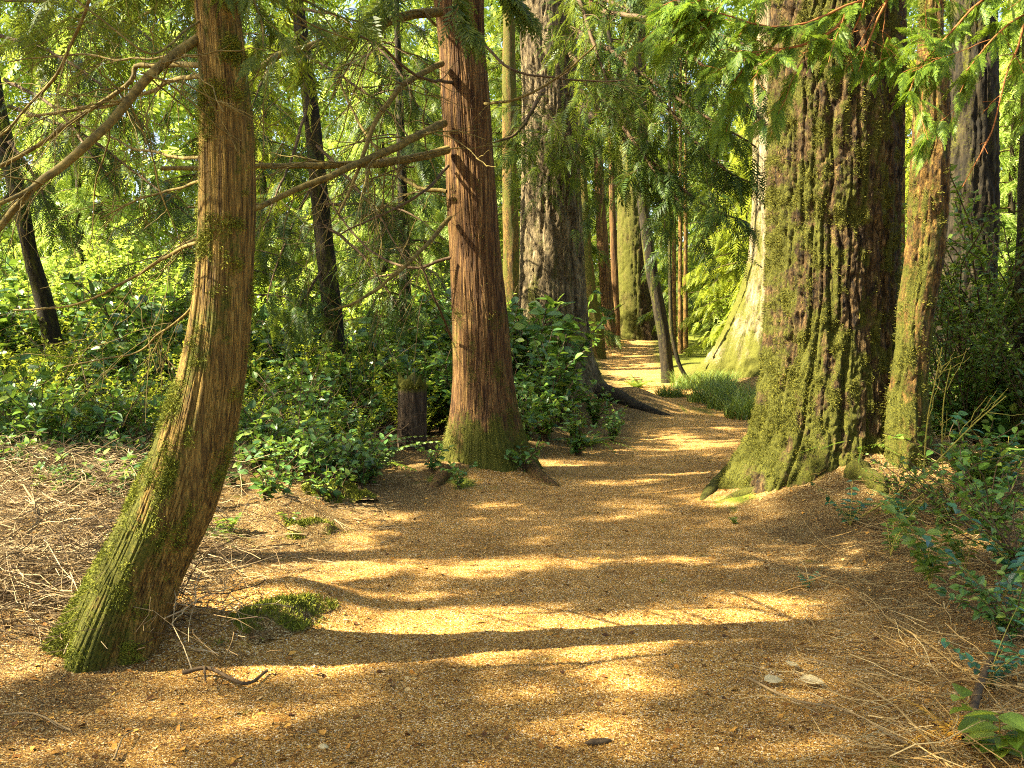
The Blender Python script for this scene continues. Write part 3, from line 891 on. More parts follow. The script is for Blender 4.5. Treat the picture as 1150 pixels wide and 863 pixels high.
back_tree('cedar_tree', 33, [(230, 684, 691), (300, 686, 694), (375, 689, 697)],
          "thin brown trunk touching the left side of the far mossy tree", 'cedar_bark', 12, 9, 1.6, 12)
back_tree('fir_tree', 36, [(200, 694, 728), (260, 694, 729), (300, 693, 730), (340, 690, 732), (365, 687, 735), (380, 682, 739), (388, 678, 742)],
          "thick moss-covered tree where the path ends, dark on its right side", 'fir_bark', 24, 11, 3, 20, bark='fir', nth=90, dz=.05, lobes=(.15, 6, .3, .5),
          mk_moss=lambda c, s, h, x, z: .62 - .5 * sstep(.1, .5, c) + .2 * fbm(x * 6, c * 3, z * 3, 53, 3))  # moss bared on the right, the shaded side put into the colour
back_tree('cedar_tree', 21.5, [(230, 716, 728), (300, 724, 738), (340, 732, 746), (380, 739, 753), (410, 742, 756), (432, 742, 759)],
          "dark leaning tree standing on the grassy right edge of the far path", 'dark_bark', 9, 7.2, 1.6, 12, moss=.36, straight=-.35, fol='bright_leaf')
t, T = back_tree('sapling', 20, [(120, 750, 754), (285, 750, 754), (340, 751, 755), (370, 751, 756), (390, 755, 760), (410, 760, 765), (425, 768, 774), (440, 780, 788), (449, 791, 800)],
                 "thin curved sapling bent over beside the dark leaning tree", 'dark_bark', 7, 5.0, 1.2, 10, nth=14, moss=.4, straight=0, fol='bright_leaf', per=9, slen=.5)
for i, (u, lab) in enumerate([(757, "leftmost and shortest of the three slender stems beyond the bent sapling"), (764, "middle one of the three slender stems beyond the bent sapling"), (770, "rightmost one of the three slender stems beyond the bent sapling")]):
    back_tree('sapling', 28 + i * .4, [(200, u - 2, u + 2), (300, u - 2.4, u + 2.4), (395, u - 3, u + 3)], lab, 'orange_bark', 9, 6.5, 1, 8, nth=12, moss=.25)
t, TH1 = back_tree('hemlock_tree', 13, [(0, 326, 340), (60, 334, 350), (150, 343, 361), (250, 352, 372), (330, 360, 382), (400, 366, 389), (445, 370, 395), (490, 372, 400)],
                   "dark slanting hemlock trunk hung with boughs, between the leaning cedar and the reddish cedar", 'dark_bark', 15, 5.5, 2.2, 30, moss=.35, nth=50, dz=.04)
for pts, n in [
    ([(345, 120, 13), (330, 170, 12.2), (310, 220, 11.6), (295, 260, 11.3)], 90), ([(352, 160, 13), (390, 200, 12.2), (430, 250, 11.6), (460, 300, 11.2)], 110),
    ([(340, 60, 13), (390, 90, 12.4), (440, 130, 12), (480, 190, 11.8)], 110), ([(360, 250, 13), (400, 280, 12.4), (430, 320, 12), (450, 350, 11.9)], 90),
    ([(355, 200, 13), (330, 250, 12.4), (310, 300, 12), (300, 340, 11.8)], 90), ([(335, 10, 13), (380, 20, 12), (440, 70, 11), (470, 120, 10.8)], 110),
    ([(365, 300, 13), (345, 330, 12.6), (325, 370, 12.4)], 60), ([(335, 40, 13), (300, 80, 12), (280, 130, 11.5)], 80),
    ([(358, 230, 13), (410, 230, 12.4), (460, 240, 12), (500, 270, 11.9)], 100),
]:
    bough(t, pts, .022, .006, 'dark_branch', 'hem_leaf', FR_HEM, n, .42, .9, twigs=8, tw_len=.7)
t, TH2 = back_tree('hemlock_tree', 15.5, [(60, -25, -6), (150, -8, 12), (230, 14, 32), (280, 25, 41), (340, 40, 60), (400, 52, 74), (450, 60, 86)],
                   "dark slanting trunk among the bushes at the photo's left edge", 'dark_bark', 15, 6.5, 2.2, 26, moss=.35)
for pts, n in [
    ([(0, 40, 15.3), (60, 60, 14), (120, 100, 13), (170, 150, 12.5)], 150), ([(5, 90, 15.3), (60, 120, 14), (100, 170, 13.2), (130, 210, 13)], 130),
    ([(0, 0, 15.3), (80, 5, 13.5), (150, 30, 12.5), (210, 80, 12)], 150), ([(10, 160, 15.3), (40, 200, 14.4), (60, 250, 14)], 90),
    ([(20, 210, 15.3), (-20, 250, 14.6), (-30, 300, 14.2)], 70), ([(0, 60, 15.3), (-30, 120, 13.5), (20, 190, 12.6)], 100),
    ([(10, 120, 15.3), (90, 150, 14), (160, 200, 13.4), (215, 245, 13)], 140),
]:
    bough(t, pts, .03, .007, 'dark_branch', 'hem_leaf', FR_HEM, n, .5, .9, twigs=9, tw_len=.9)
back_tree('cedar_tree', 24, [(100, 564, 580), (200, 564, 580), (260, 565, 583), (330, 565, 583), (420, 563, 586)],
          "thin orange trunk seen between the reddish cedar and the pale-sided fir", 'orange_bark', 13, 9, 1.8, 14, moss=.5)

# --- the stump
p = px(463, 500, 10.9)
t = tag(empty('stump', (p[0], 10.9, gz(p[0], 10.9))), "short dark rotten stump with a mossy top, left of the reddish cedar", 'stump')
zt = px(463, 433, 10.9)[2]; zz = np.linspace(p[2] - .5, zt, 40); th = np.arange(40) / 40 * 2 * PI
TH, ZZ = np.meshgrid(th, zz)
R = .152 * (1 + .1 * np.cos(3 * TH + 1) + .08 * noise(np.cos(TH) * 3, np.sin(TH) * 3, ZZ * 3, 3) + .10 * noise(np.cos(TH) * 9, np.sin(TH) * 9, ZZ * 1.5, 4)) * (1 + .15 * np.exp(-(ZZ - zz[0]) / .2))
ZT = ZZ + (ZZ > zt - .03) * .16 * noise(np.cos(TH) * 3, np.sin(TH) * 3, 0, 6)
V = np.stack([p[0] + R * np.cos(TH), 10.9 + R * np.sin(TH), ZT], -1).reshape(-1, 3)
V = np.vstack([V, [(p[0], 10.9, zt - .04)]])
i = np.arange(39)[:, None] * 40; j = np.arange(40)[None]; k = (j + 1) % 40
g = Geo().add(V, np.stack([i + j, i + k, i + 40 + k, i + 40 + j], -1).reshape(-1, 4))
g.F.append(np.stack([39 * 40 + np.arange(40), 39 * 40 + (np.arange(40) + 1) % 40, np.full(40, 1600)], -1))
o = g.build("trunk", M['wood_rot'], t, smooth=True, origin=t.location)
set_attr(o.data, "moss", np.r_[np.clip(.9 - (zt - V[:-1, 2]) * 7, .1, .9), .9])
N = 2500
a = RNG.uniform(0, 2 * PI, N); rr = .16 * np.sqrt(RNG.uniform(0, 1, N))
pos = np.stack([p[0] + rr * np.cos(a), 10.9 + rr * np.sin(a), zt - .03 + .03 * RNG.uniform(0, 1, N) - .5 * np.maximum(rr - .14, 0)], -1)
Geo().add(*scatter(LEAF_S, pos, RNG.normal(0, .6, (N, 3)) + (0, 0, 1), RNG.normal(0, 1, (N, 3)), RNG.uniform(.015, .035, N))).build("moss", M['moss'], t, origin=t.location)

# --- the cedar outside the right edge whose bright boughs hang into the picture
t = tag(empty('cedar_tree', (3.3, 4.6, gz(3.3, 4.6))), "cedar whose bright drooping boughs hang into the top right corner", 'tree')
T = trunk(t, [(-300, 1350, 1385), (0, 1345, 1390), (300, 1340, 1395), (600, 1335, 1400), (690, 1330, 1405)], 4.6, 11, M['olive_bark'], 'plain', 40, .06)
fo, li = crown_geo(np.random.default_rng(12), 4.2, 10.6, 2.0, 34, FR_MID, .4, 14, .7, .3)
crown(t, fo, li, 'cedar_leaf', 'branch', gap=t.location)
for pts, n, L, dr in [
    ([(1345, -90, 4.6), (1180, -80, 4.4), (1040, -40, 4.3), (960, 5, 4.2), (880, 30, 4.15), (800, 12, 4.1), (765, 10, 4.1)], 190, .19, .8),
    ([(1000, -60, 4.3), (950, 20, 4.2), (905, 50, 4.15), (850, 62, 4.1), (825, 92, 4.05)], 120, .17, 1.0),
    ([(1345, -60, 4.6), (1230, -60, 4.4), (1130, -20, 4.3), (1075, 30, 4.2), (1035, 75, 4.15), (1020, 105, 4.1)], 150, .19, 1.0),
    ([(1345, -60, 4.6), (1250, -40, 4.3), (1180, 0, 4.1), (1120, 40, 4.0), (1085, 80, 3.95)], 100, .17, 1.2),
    ([(1060, -60, 4.3), (1000, -10, 4.2), (980, 40, 4.2), (965, 80, 4.15)], 40, .16, 1.2),
    ([(1345, -40, 4.6), (1240, -20, 4.7), (1190, 30, 4.8), (1150, 90, 4.9)], 100, .2, 1.2),
    ([(900, -50, 4.2), (850, -20, 4.1), (800, -10, 4.1), (770, 15, 4.1)], 80, .18, .9),
]:
    bough(t, pts, .008, .0025, 'red_twig', 'spray_leaf', FR_NEAR, int(n * 1.2), L * .85, dr, twigs=8, tw_len=.3, s0=.25)
for pts in ([(1155, 10, 4.2), (1140, 60, 4.15), (1125, 110, 4.1), (1110, 160, 4.1), (1080, 210, 4.1)], [(970, -20, 4.2), (965, 20, 4.2), (955, 50, 4.2), (960, 90, 4.2)]):
    bough(t, pts, .005, .002, 'red_twig', twigs=2, tw_len=.1)


# --- tall cedars added outside the left edge for shade, crowns cut to dapple the path
for x, y, H, zc, L, nb, seed, lab in [
    (-8.5, 5.0, 17, 5.6, 2.9, 80, 101, "tall cedar added for shade outside the left edge, nearest the leaning cedar, shading the path"),
    (-9.5, 1.5, 18, 4.5, 3.2, 84, 102, "tall cedar added for shade outside the left edge level with the photographer"),
    (-9.0, 8.4, 17, 5.5, 2.9, 80, 103, "tall cedar added for shade outside the left edge, shading the reddish cedar's side of the path"),
    (-12.5, 3.2, 21, 9.0, 3.4, 84, 104, "taller second-row cedar added for shade outside the left edge, behind the nearest one"),
    (-13.0, 7.0, 21, 9.5, 3.4, 84, 105, "taller second-row cedar added for shade outside the left edge, farther along the path"),
    (-11.5, 11.5, 15, 5.0, 3.0, 70, 106, "tall cedar added for shade outside the left edge above the salal thicket"),
    (-14.5, 14.0, 20, 6.0, 3.4, 84, 108, "tall cedar added for shade far outside the left edge, behind the thicket's near corner"),
    (-10.5, 15.2, 18, 6.0, 3.0, 80, 109, "tall cedar added for shade just outside the left edge, level with the slanting trunk"),
    (-17.0, 11.0, 24, 9.0, 3.6, 84, 110, "tallest cedar added for shade outside the left edge, in the third row"),
    (-5.5, .6, 12, 4.6, 2.2, 70, 107, "slender cedar added for shade outside the left edge beside the photographer"),
]:
    t = tag(empty('cedar_tree', (x, y, gz(x, y))), lab, 'tree', 'cedars added for shade outside the left edge')
    Z = np.linspace(-.4, H, 40)
    o = Geo().add(*tube(np.stack([.1 * np.sin(Z * .4 + seed), .1 * np.cos(Z * .3), Z], -1), np.interp(Z, [-.4, .3, 2, H], [.34, .26, .21, .03]), 16)).build("trunk", M['cedar_bark'], t, smooth=True)
    set_attr(o.data, "moss", np.full(len(o.data.vertices), .3))
    fo, li = crown_geo(np.random.default_rng(seed), zc, H * .98, L, nb, FR_FAR, .55, 26, .6, .3, taper=.5)
    crown(t, fo, li, 'cedar_leaf', 'branch', gap=t.location)

# ================================================================== THE WOOD BEHIND
def conifer_proto(name, H, zb, L, nb, seed, fol, tm, slen, per, droop, sag):
    t = empty(name, (0, 0, 0))
    Z = np.linspace(-.4, H, 30)
    P = np.stack([.08 * np.sin(Z * .5 + seed), .08 * np.cos(Z * .4), Z], -1)
    o = Geo().add(*tube(P, np.interp(Z, [-.4, 0, 1, H], [.2, .17, .13, .02]) * H / 10, 14)).build("trunk", M['dark_bark'], t, smooth=True)
    set_attr(o.data, "moss", np.full(len(o.data.vertices), .35))
    fo, li = crown_geo(np.random.default_rng(seed), zb, H * .98, L, nb, tm, slen, per, droop, sag, taper=.7)
    crown(t, fo, li, fol, 'dark_branch', gap=None)
    return t


PROTO = [conifer_proto('hemlock_tree', 8.5, .5, 2.4, 84, 21, 'far_leaf', FR_HEM, .62, 26, .8, .35),
         conifer_proto('hemlock_tree', 9.5, .8, 2.8, 84, 22, 'cedar_leaf', FR_MID, .62, 24, .9, .4),
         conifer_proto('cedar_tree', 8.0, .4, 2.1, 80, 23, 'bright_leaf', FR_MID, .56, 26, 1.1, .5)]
PROTO.append(conifer_proto('hemlock_tree', 9.0, 1.0, 2.0, 50, 24, 'hem_leaf', FR_HEM, .55, 15, 1.0, .45))
used = set()
for u, D, k, sc, lab in [
    (95, 25, 0, 1.0, "yellow-green conifer seen left of the leaning cedar, at mid height"),
    (262, 15, 3, .95, "dark lacy hemlock showing right beside the leaning cedar"),
    (452, 17.5, 3, 1.0, "dark lacy hemlock just left of the reddish cedar"),
    (300, 27, 2, 1.1, "sunny conifer just right of the leaning cedar's trunk"),
    (430, 26, 0, 1.1, "bright conifer in the gap between hemlock trunk and reddish cedar"),
    (478, 33, 1, 1.0, "pale far conifer close to the left side of the reddish cedar"),
    (575, 30, 1, 1.1, "bright conifer in the narrow gap between reddish cedar and pale-sided fir"),
    (690, 42, 1, 1.1, "sunlit conifer behind the mossy tree where the path ends"),
    (845, 27, 2, .95, "sunlit hemlock beyond the bent sapling, its boughs over the grass"),
    (800, 34, 1, .9, "sunlit hemlock above the far end of the path, right of the mossy tree"),
    (850, 32, 2, 1.1, "sunlit conifer behind the pale buttressed tree"),
    (1020, 25, 2, 1.0, "green conifer in the gap right of the huge furrowed fir"),
    (1135, 17, 0, .8, "conifer right of the dark shaded trunk, above the fern bank"),
    (1190, 21, 1, 1.0, "conifer cut by the right edge above the thicket"),
    (1080, 30, 0, 1.1, "far conifer mostly hidden by the dark shaded trunk"),
]:
    if k not in used:
        o = PROTO[k]; used.add(k)
    else:
        o = copy_tree(PROTO[k])
    p = px(u, 400, D)
    o.location = (p[0], D, gz(p[0], D)); o.rotation_euler = (0, 0, RNG.uniform(0, 6)); o.scale = (sc, sc, sc)
    tag(o, lab, 'tree', 'young conifers in the sunny wood behind')

# the wood farther back, one mass
rng = np.random.default_rng(31)
N = 60000
pos = np.stack([rng.uniform(-60, 60, N), rng.uniform(43, 66, N), rng.uniform(0, 1, N) ** 1.2 * 28], -1)
pos[:, 2] += gh(pos[:, 0], pos[:, 1])
keep = fbm(pos[:, 0] * .22, pos[:, 1] * .22, pos[:, 2] * .13, 77, 3) > -.55
pos = pos[keep]; N = len(pos)
d = rng.normal(0, 1, (N, 3)) + (0, 0, -.7)
g = Geo()
w = rng.integers(0, 2, N)
for k in (0, 1):
    q = w == k
    g.add(*scatter(FR_FAR[k], pos[q], d[q], rng.normal(0, .5, (q.sum(), 3)) + (0, 0, 1), rng.uniform(.8, 1.9, q.sum())))
tag(g.build("far_woods", M['far_leaf']), "sunlit green wood filling the distance", 'woods', kind='stuff')

# ================================================================== SHRUBS AND UNDERGROWTH
def bush_geo(rng, H, W, stems, per, leaf, lsize, tmpl=LEAF, lean=.5):
    fo, st = Geo(), Geo()
    pos, d, up, sc = [], [], [], []
    for k in range(stems):
        a = rng.uniform(0, 2 * PI); L = H * rng.uniform(.55, 1.1)
        t = np.linspace(0, 1, 8)
        out = W * rng.uniform(.25, 1)
        b = a + .4 * np.sin(t * 3 + k)
        P = np.stack([out * t ** 1.3 * np.cos(b), out * t ** 1.3 * np.sin(b), L * (1.15 * t - .3 * t ** 2)], -1) + np.cumsum(rng.normal(0, .012 * H, (8, 3)), 0)
        P[0] = (rng.normal(0, .06 * W), rng.normal(0, .06 * W), -.05)
        st.add(*tube(P, np.linspace(.004, .0018, 8) * (1 + .4 * H), 5))
        m = int(per * rng.uniform(.7, 1.3))
        s = rng.uniform(.10, 1, m); f = s * 7; i = np.minimum(f.astype(int), 6); w_ = (f - i)[:, None]
        pp = P[i] * (1 - w_) + P[i + 1] * w_
        T = norm(P[i + 1] - P[i]); sd = norm(rng.normal(0, 1, (m, 3)))
        dd = T * .5 + sd * .9; dd[:, 2] = dd[:, 2] * .5 - .05
        pos.append(pp); d.append(dd); up.append(np.array([0, 0, 1.0]) + rng.normal(0, .45, (m, 3))); sc.append(lsize * rng.uniform(.65, 1.25, m))
    fo.add(*scatter(tmpl, np.concatenate(pos), np.concatenate(d), np.concatenate(up), np.concatenate(sc)))
    return fo, st


def bush_proto(name, seed, H, W, stems, per, mat, lsize, tmpl=LEAF, stem='dark_branch'):
    t = empty(name, (0, 0, 0))
    fo, st = bush_geo(np.random.default_rng(seed), H, W, stems, per, None, lsize, tmpl)
    fo.build("foliage", M[mat], t); st.build("stems", M[stem], t, smooth=True)
    return t


class Kind:
    """the first use moves the prototype, later ones copy it"""
    def __init__(s, protos): s.p, s.u, s.k = protos, [False] * len(protos), [children(p) for p in protos]
    def put(s, i, x, y, rz, sc, label, cat, group, dz=0):
        o = copy_tree(s.p[i], s.k[i]) if s.u[i] else s.p[i]
        s.u[i] = True
        o.location = (x, y, gz(x, y) + dz); o.rotation_euler = (0, 0, rz); o.scale = (sc, sc, sc)
        return tag(o, label, cat, group)


SALAL = Kind([bush_proto('salal_bush', 50 + k, .85, .55, 18, 17, 'salal', .10) for k in range(3)])
SALAL_S = Kind([bush_proto('salal_bush', 60 + k, .42, .32, 9, 9, 'salal', .085) for k in range(2)])
TALL = Kind([bush_proto('tall_shrub', 70 + k, 2.6, 1.0, 30, 50, 'sun_leaf', .095, LEAF) for k in range(2)])
HUCK = Kind([bush_proto('huckleberry_shrub', 80 + k, 1.5, .8, 34, 110, 'fern', .045, LEAF_S, 'dark_branch') for k in range(2)])

# each named bush: picture foot (u, v)
for u, v, k, sc, lab in [
    (612, 497, 0, 1.0, "salal bush against the right foot of the reddish cedar"),
    (650, 512, 1, .75, "low salal bush spilling onto the path right of the reddish cedar"),
    (688, 497, 2, .55, "salal bush farthest right, on the bank at the path's left edge"),
    (630, 478, 0, 1.15, "tall salal bush with upright shoots in front of the pale-sided fir"),
    (605, 470, 1, 1.3, "salal bush tucked between reddish cedar and pale-sided fir"),
    (668, 478, 0, .75, "salal bush hiding the right foot of the pale-sided fir"),
    (405, 503, 2, .75, "salal bush just left of the rotten stump"),
    (492, 478, 1, .8, "salal bush between the stump and the reddish cedar"),
    (372, 520, 0, .9, "salal bush behind the mossy hummocks"),
    (330, 505, 1, 1.1, "salal bush right of the leaning cedar, below the hemlock trunk"),
    (290, 530, 2, .9, "salal bush touching the right side of the leaning cedar"),
    (130, 520, 0, 1.1, "salal bush left of the leaning cedar, behind the dry brush"),
    (60, 525, 1, 1.1, "salal bush near the left edge, behind the dry brush"),
    (10, 515, 2, 1.2, "salal bush cut by the left edge"),
    (100, 485, 2, 1.2, "second-row salal bush between the left edge and the leaning cedar"),
]:
    p = gpx(u, v); SALAL.put(k, p[0], p[1], RNG.uniform(0, 6), sc, lab, 'bush', 'salal bushes in the thicket')
for u, v, k, sc, lab in [
    (405, 548, 0, 1.0, "small leafy salal beside the larger mossy hummock"),
    (515, 548, 0, .6, "tiny leafy sprout at the front foot of the reddish cedar"),
    (590, 530, 1, .8, "small salal sprout at the right root of the reddish cedar"),
    (484, 530, 0, .7, "small salal between the stump and the reddish cedar's left root"),
]:
    p = gpx(u, v); SALAL_S.put(k, p[0], p[1], RNG.uniform(0, 6), sc, lab, 'bush', 'salal bushes in the thicket')
for u, D, k, sc, lab in [
    (60, 20, 0, 1.1, "tall bright-leaved shrub above the thicket near the left edge"),
    (150, 23, 1, 1.3, "tall bright-leaved shrub just left of the leaning cedar"),
    (310, 21, 0, 1.0, "tall bright-leaved shrub right of the leaning cedar"),
    (420, 19, 1, 1.0, "tall bright-leaved shrub behind the stump"),
    (480, 24, 0, 1.1, "tall bright-leaved shrub left of the reddish cedar, far back"),
    (85, 20.5, 1, 1.25, "tall bright-leaved shrub in the sunny gap nearest the left edge trunk"),
    (132, 21.5, 0, 1.5, "tallest bright-leaved shrub, middle of the sunny gap left of the leaning cedar"),
    (196, 20.5, 1, 1.2, "tall bright-leaved shrub touching the leaning cedar's left side"),
    (-20, 24, 1, 1.3, "tall bright-leaved shrub cut by the left edge"),
    (250, 26, 0, 1.2, "tall bright-leaved shrub behind the leaning cedar"),
    (820, 27, 1, .9, "tall bright shrub in the sun left of the pale buttressed tree"),
]:
    p = px(u, 400, D); TALL.put(k, p[0], D, RNG.uniform(0, 6), sc, lab, 'shrub', 'tall sunny shrubs behind the thicket')
for u, D, k, sc, lab in [
    (1098, 9.7, 1, 1.75, "tallest fine-leaved shrub, screening the dark shaded trunk"),
    (1140, 9.9, 0, 1.9, "tall fine-leaved shrub beside the right edge trunk"),
    (1085, 9.0, 0, 1.15, "twiggy fine-leaved shrub right of the slim rusty tree"),
    (1130, 10.2, 1, 1.2, "fine-leaved shrub near the right edge, in front of the dark trunk"),
    (1100, 12.5, 1, 1.4, "fine-leaved shrub hiding the foot of the dark shaded trunk"),
    (1045, 10.5, 0, .9, "fine-leaved shrub directly behind the slim rusty tree"),
    (1165, 8.6, 0, 1.1, "fine-leaved shrub cut by the right edge"),
    (1000, 11.5, 1, 1.0, "fine-leaved shrub behind the huge fir's right side"),
]:
    p = px(u, 450, D); HUCK.put(k, p[0], D, RNG.uniform(0, 6), sc, lab, 'shrub', 'fine-leaved shrubs on the right bank')

# the thicket that nobody could count
rng = np.random.default_rng(41)
g, gs = Geo(), Geo()
vars_ = [bush_geo(np.random.default_rng(90 + k), .9, .55, 16, 18, None, .095) for k in range(4)]
n = 0
while n < 430:
    y = 8.7 * (26 / 8.7) ** rng.uniform(); x = rng.uniform(-.62 * y - 1, 6)
    c = np.interp(y, PATH_Y, PATH_X) - np.interp(y, PATH_Y, PATH_W) - .5
    if y > 10.5: c = min(c, .072 * y - .45)
    if x > c or (y < 10.3 and x > -1.2) or (abs(x + .1 * y) < .55 and y < 11.4): continue
    fo, st = vars_[n % 4]
    s = rng.uniform(.6, 1.3) * np.interp(y, [8.7, 10.5, 13, 17, 24], [.42, .8, 1.25, 1.6, 1.9]) * (1 + .55 * float(noise(x * .6, y * .6, 0, 71))); a = rng.uniform(0, 6.28); R = np.array([[math.cos(a), -math.sin(a), 0], [math.sin(a), math.cos(a), 0], [0, 0, 1]]) * s
    for src, dst in ((fo, g), (st, gs)):
        for V, F in zip(src.V, src.F): pass
        V = np.concatenate(src.V); base = dst.n
        dst.V.append(V @ R.T + (x, y, gz(x, y))); dst.n += len(V)
        dst.F += [F + base for F in src.F]
    n += 1
low = [bush_geo(np.random.default_rng(120 + k), .34, .3, 8, 9, None, .065) for k in range(3)]
for n in range(420):
    y = rng.uniform(7.2, 10.2); x = rng.uniform(-.6 * y, -.14 * y)
    if y < 8.7 + .9 * noise(x * 1.1, 0, 0, 77) and rng.uniform() < .85 or path_d(x, y) < 1.5 or (abs(x + .1 * y) < .3 and y > 9.6): continue
    fo, st = low[n % 3]; sc_ = rng.uniform(.6, 1.3)
    for src, dst in ((fo, g), (st, gs)):
        V = np.concatenate(src.V); base = dst.n
        dst.V.append(V * sc_ + (x, y, gz(x, y))); dst.n += len(V); dst.F += [F + base for F in src.F]
for n in range(700):
    y = rng.uniform(9.0, 13); x = rng.uniform(-.58 * y, -.12 * y); a = rng.uniform(0, 6.28); L = rng.uniform(.5, 1.5)
    if path_d(x, y) < 1.5 or abs(x + .1 * y) < .3: continue
    t_ = np.linspace(0, 1, 8)[:, None]
    P = np.array([x, y, gz(x, y)]) + L * (t_ * np.array([.6 * math.cos(a), .6 * math.sin(a), rng.uniform(.5, 1.1)]) - np.array([0, 0, rng.uniform(.1, .6)]) * t_ ** 2) + np.cumsum(rng.normal(0, .015, (8, 3)), 0)
    gs.add(*tube(P, np.linspace(.005, .002, 8), 4))
und = tag(g.build("salal_undergrowth", M['salal']), "dense leafy salal thicket covering the ground left of the path", 'undergrowth', kind='stuff')
o = gs.build("stems", M['dark_branch'], und); o["kind"] = "stuff"

# ferns and finer-leaved plants mixed into it
g = Geo()
for n in range(110):
    y = 9.0 * (17 / 9.0) ** rng.uniform(); x = rng.uniform(-.6 * y, -.1 * y)
    if path_d(x, y) < 1.6 or abs(x + .1 * y) < .4: continue
    k = rng.integers(7, 12); a = np.arange(k) / k * 2 * PI + rng.uniform(-.3, .3, k); L = rng.uniform(.35, .8) * np.interp(y, [9, 14], [.8, 1.7])
    d = np.stack([np.cos(a), np.sin(a), rng.uniform(.5, 1.6, k)], -1)
    g.add(*scatter(FERN[n % 2], np.tile([x, y, gz(x, y)], (k, 1)), d, np.tile([0, 0, 1.0], (k, 1)) - d * .3, L * rng.uniform(.7, 1.15, k)))
tag(g.build("fern_undergrowth", M['fern']), "fern fronds mixed through the thicket left of the path", 'undergrowth', kind='stuff')
g = Geo(); fine = [bush_geo(np.random.default_rng(130 + k), 1.0, .6, 26, 40, None, .042, LEAF_S) for k in range(3)]
for n in range(120):
    y = 9.6 * (20 / 9.6) ** rng.uniform(); x = rng.uniform(-.6 * y, -.08 * y)
    if path_d(x, y) < 1.7 or (abs(x + .1 * y) < .5 and y < 11.4) or x > .06 * y - .3: continue
    V = np.concatenate(fine[n % 3][0].V); base = g.n; sc_ = rng.uniform(.6, 1.2) * np.interp(y, [9.6, 12, 18], [.6, 1.2, 1.9])
    g.V.append(V * sc_ + (x, y, gz(x, y))); g.n += len(V); g.F += [F + base for F in fine[n % 3][0].F]
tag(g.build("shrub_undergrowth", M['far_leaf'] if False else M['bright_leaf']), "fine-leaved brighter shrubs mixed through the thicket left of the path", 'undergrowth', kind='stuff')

# right bank undergrowth
g = Geo()
for n in range(130):
    y = 8.0 * (18 / 8.0) ** rng.uniform(); x = rng.uniform(3.6, .62 * y + 2)
    if x < np.interp(y, [8, 9.8, 18], [4.0, 4.1, 6.5]): continue
    fo, st = vars_[n % 4]
    s = rng.uniform(.7, 1.2); a = rng.uniform(0, 6.28); R = np.array([[math.cos(a), -math.sin(a), 0], [math.sin(a), math.cos(a), 0], [0, 0, 1]]) * s
    V = np.concatenate(fo.V); base = g.n
    g.V.append(V @ R.T + (x, y, gz(x, y))); g.n += len(V); g.F += [F + base for F in fo.F]
tag(g.build("bank_undergrowth", M['salal']), "dark leafy undergrowth on the bank right of the huge fir", 'undergrowth', kind='stuff')


# ferns
def fern_proto(seed, mat, n=11, L=.7):
    rng = np.random.default_rng(seed); t = empty('sword_fern', (0, 0, 0)); g = Geo()
    a = np.arange(n) / n * 2 * PI + rng.uniform(-.2, .2, n)
    d = np.stack([np.cos(a), np.sin(a), rng.uniform(.5, 1.3, n)], -1)
    g.add(*scatter(FERN[seed % 2], np.zeros((n, 3)), d, np.tile([0, 0, 1.0], (n, 1)) - d * .3, L * rng.uniform(.7, 1.15, n)))
    g.build("fronds", M[mat], t)
    return t


FK = Kind([fern_proto(1, 'fern'), fern_proto(2, 'fern')])
for u, v, sc, lab in [(240, 603, .35, "small fern on the ground just right of the leaning cedar"), (1012, 575, .45, "small low fern in front of the slim rusty tree"),
                      (170, 470, 1.3, "large fern in the thicket left of the leaning cedar"), (970, 505, .6, "fern tucked at the right root of the huge fir"),
                      (660, 500, .8, "fern among the salal at the path's left edge"), (1090, 520, .9, "fern at the foot of the right bank thicket"),
                      (715, 435, .8, "fern at the path's left bend, above the dark root")]:
    p = gpx(u, v); FK.put(int(u) % 2, p[0], p[1], RNG.uniform(0, 6), sc, lab, 'fern', 'ferns')


RB = Kind([bush_proto('huckleberry_shrub', 140 + k, .46, .5, 16, 20, 'salal' if k else 'fern', .058 if k else .045, LEAF if k else LEAF_S, 'dark_branch') for k in range(2)])
for u, v, k, sc, lab in [
    (1062, 590, 0, 1.1, "low twiggy shrub at the foot of the tallest yellow cane"),
    (1110, 605, 1, 1.2, "low fine-leaved shrub under the pale bent branch at the right edge"),
    (1140, 640, 0, 1.2, "low twiggy shrub cut by the right edge"),
    (1010, 560, 0, .7, "small twiggy shrub on the mound below the slim rusty tree"),
    (1090, 555, 1, 1.3, "low fine-leaved shrub behind the arched yellow cane"),
    (1135, 720, 1, .8, "small fine-leaved shrub at the right edge above the corner"),
]:
    p = gpx(u, v); RB.put(k, p[0], p[1], RNG.uniform(0, 6), sc, lab, 'shrub', 'low shrubs in the right foreground')


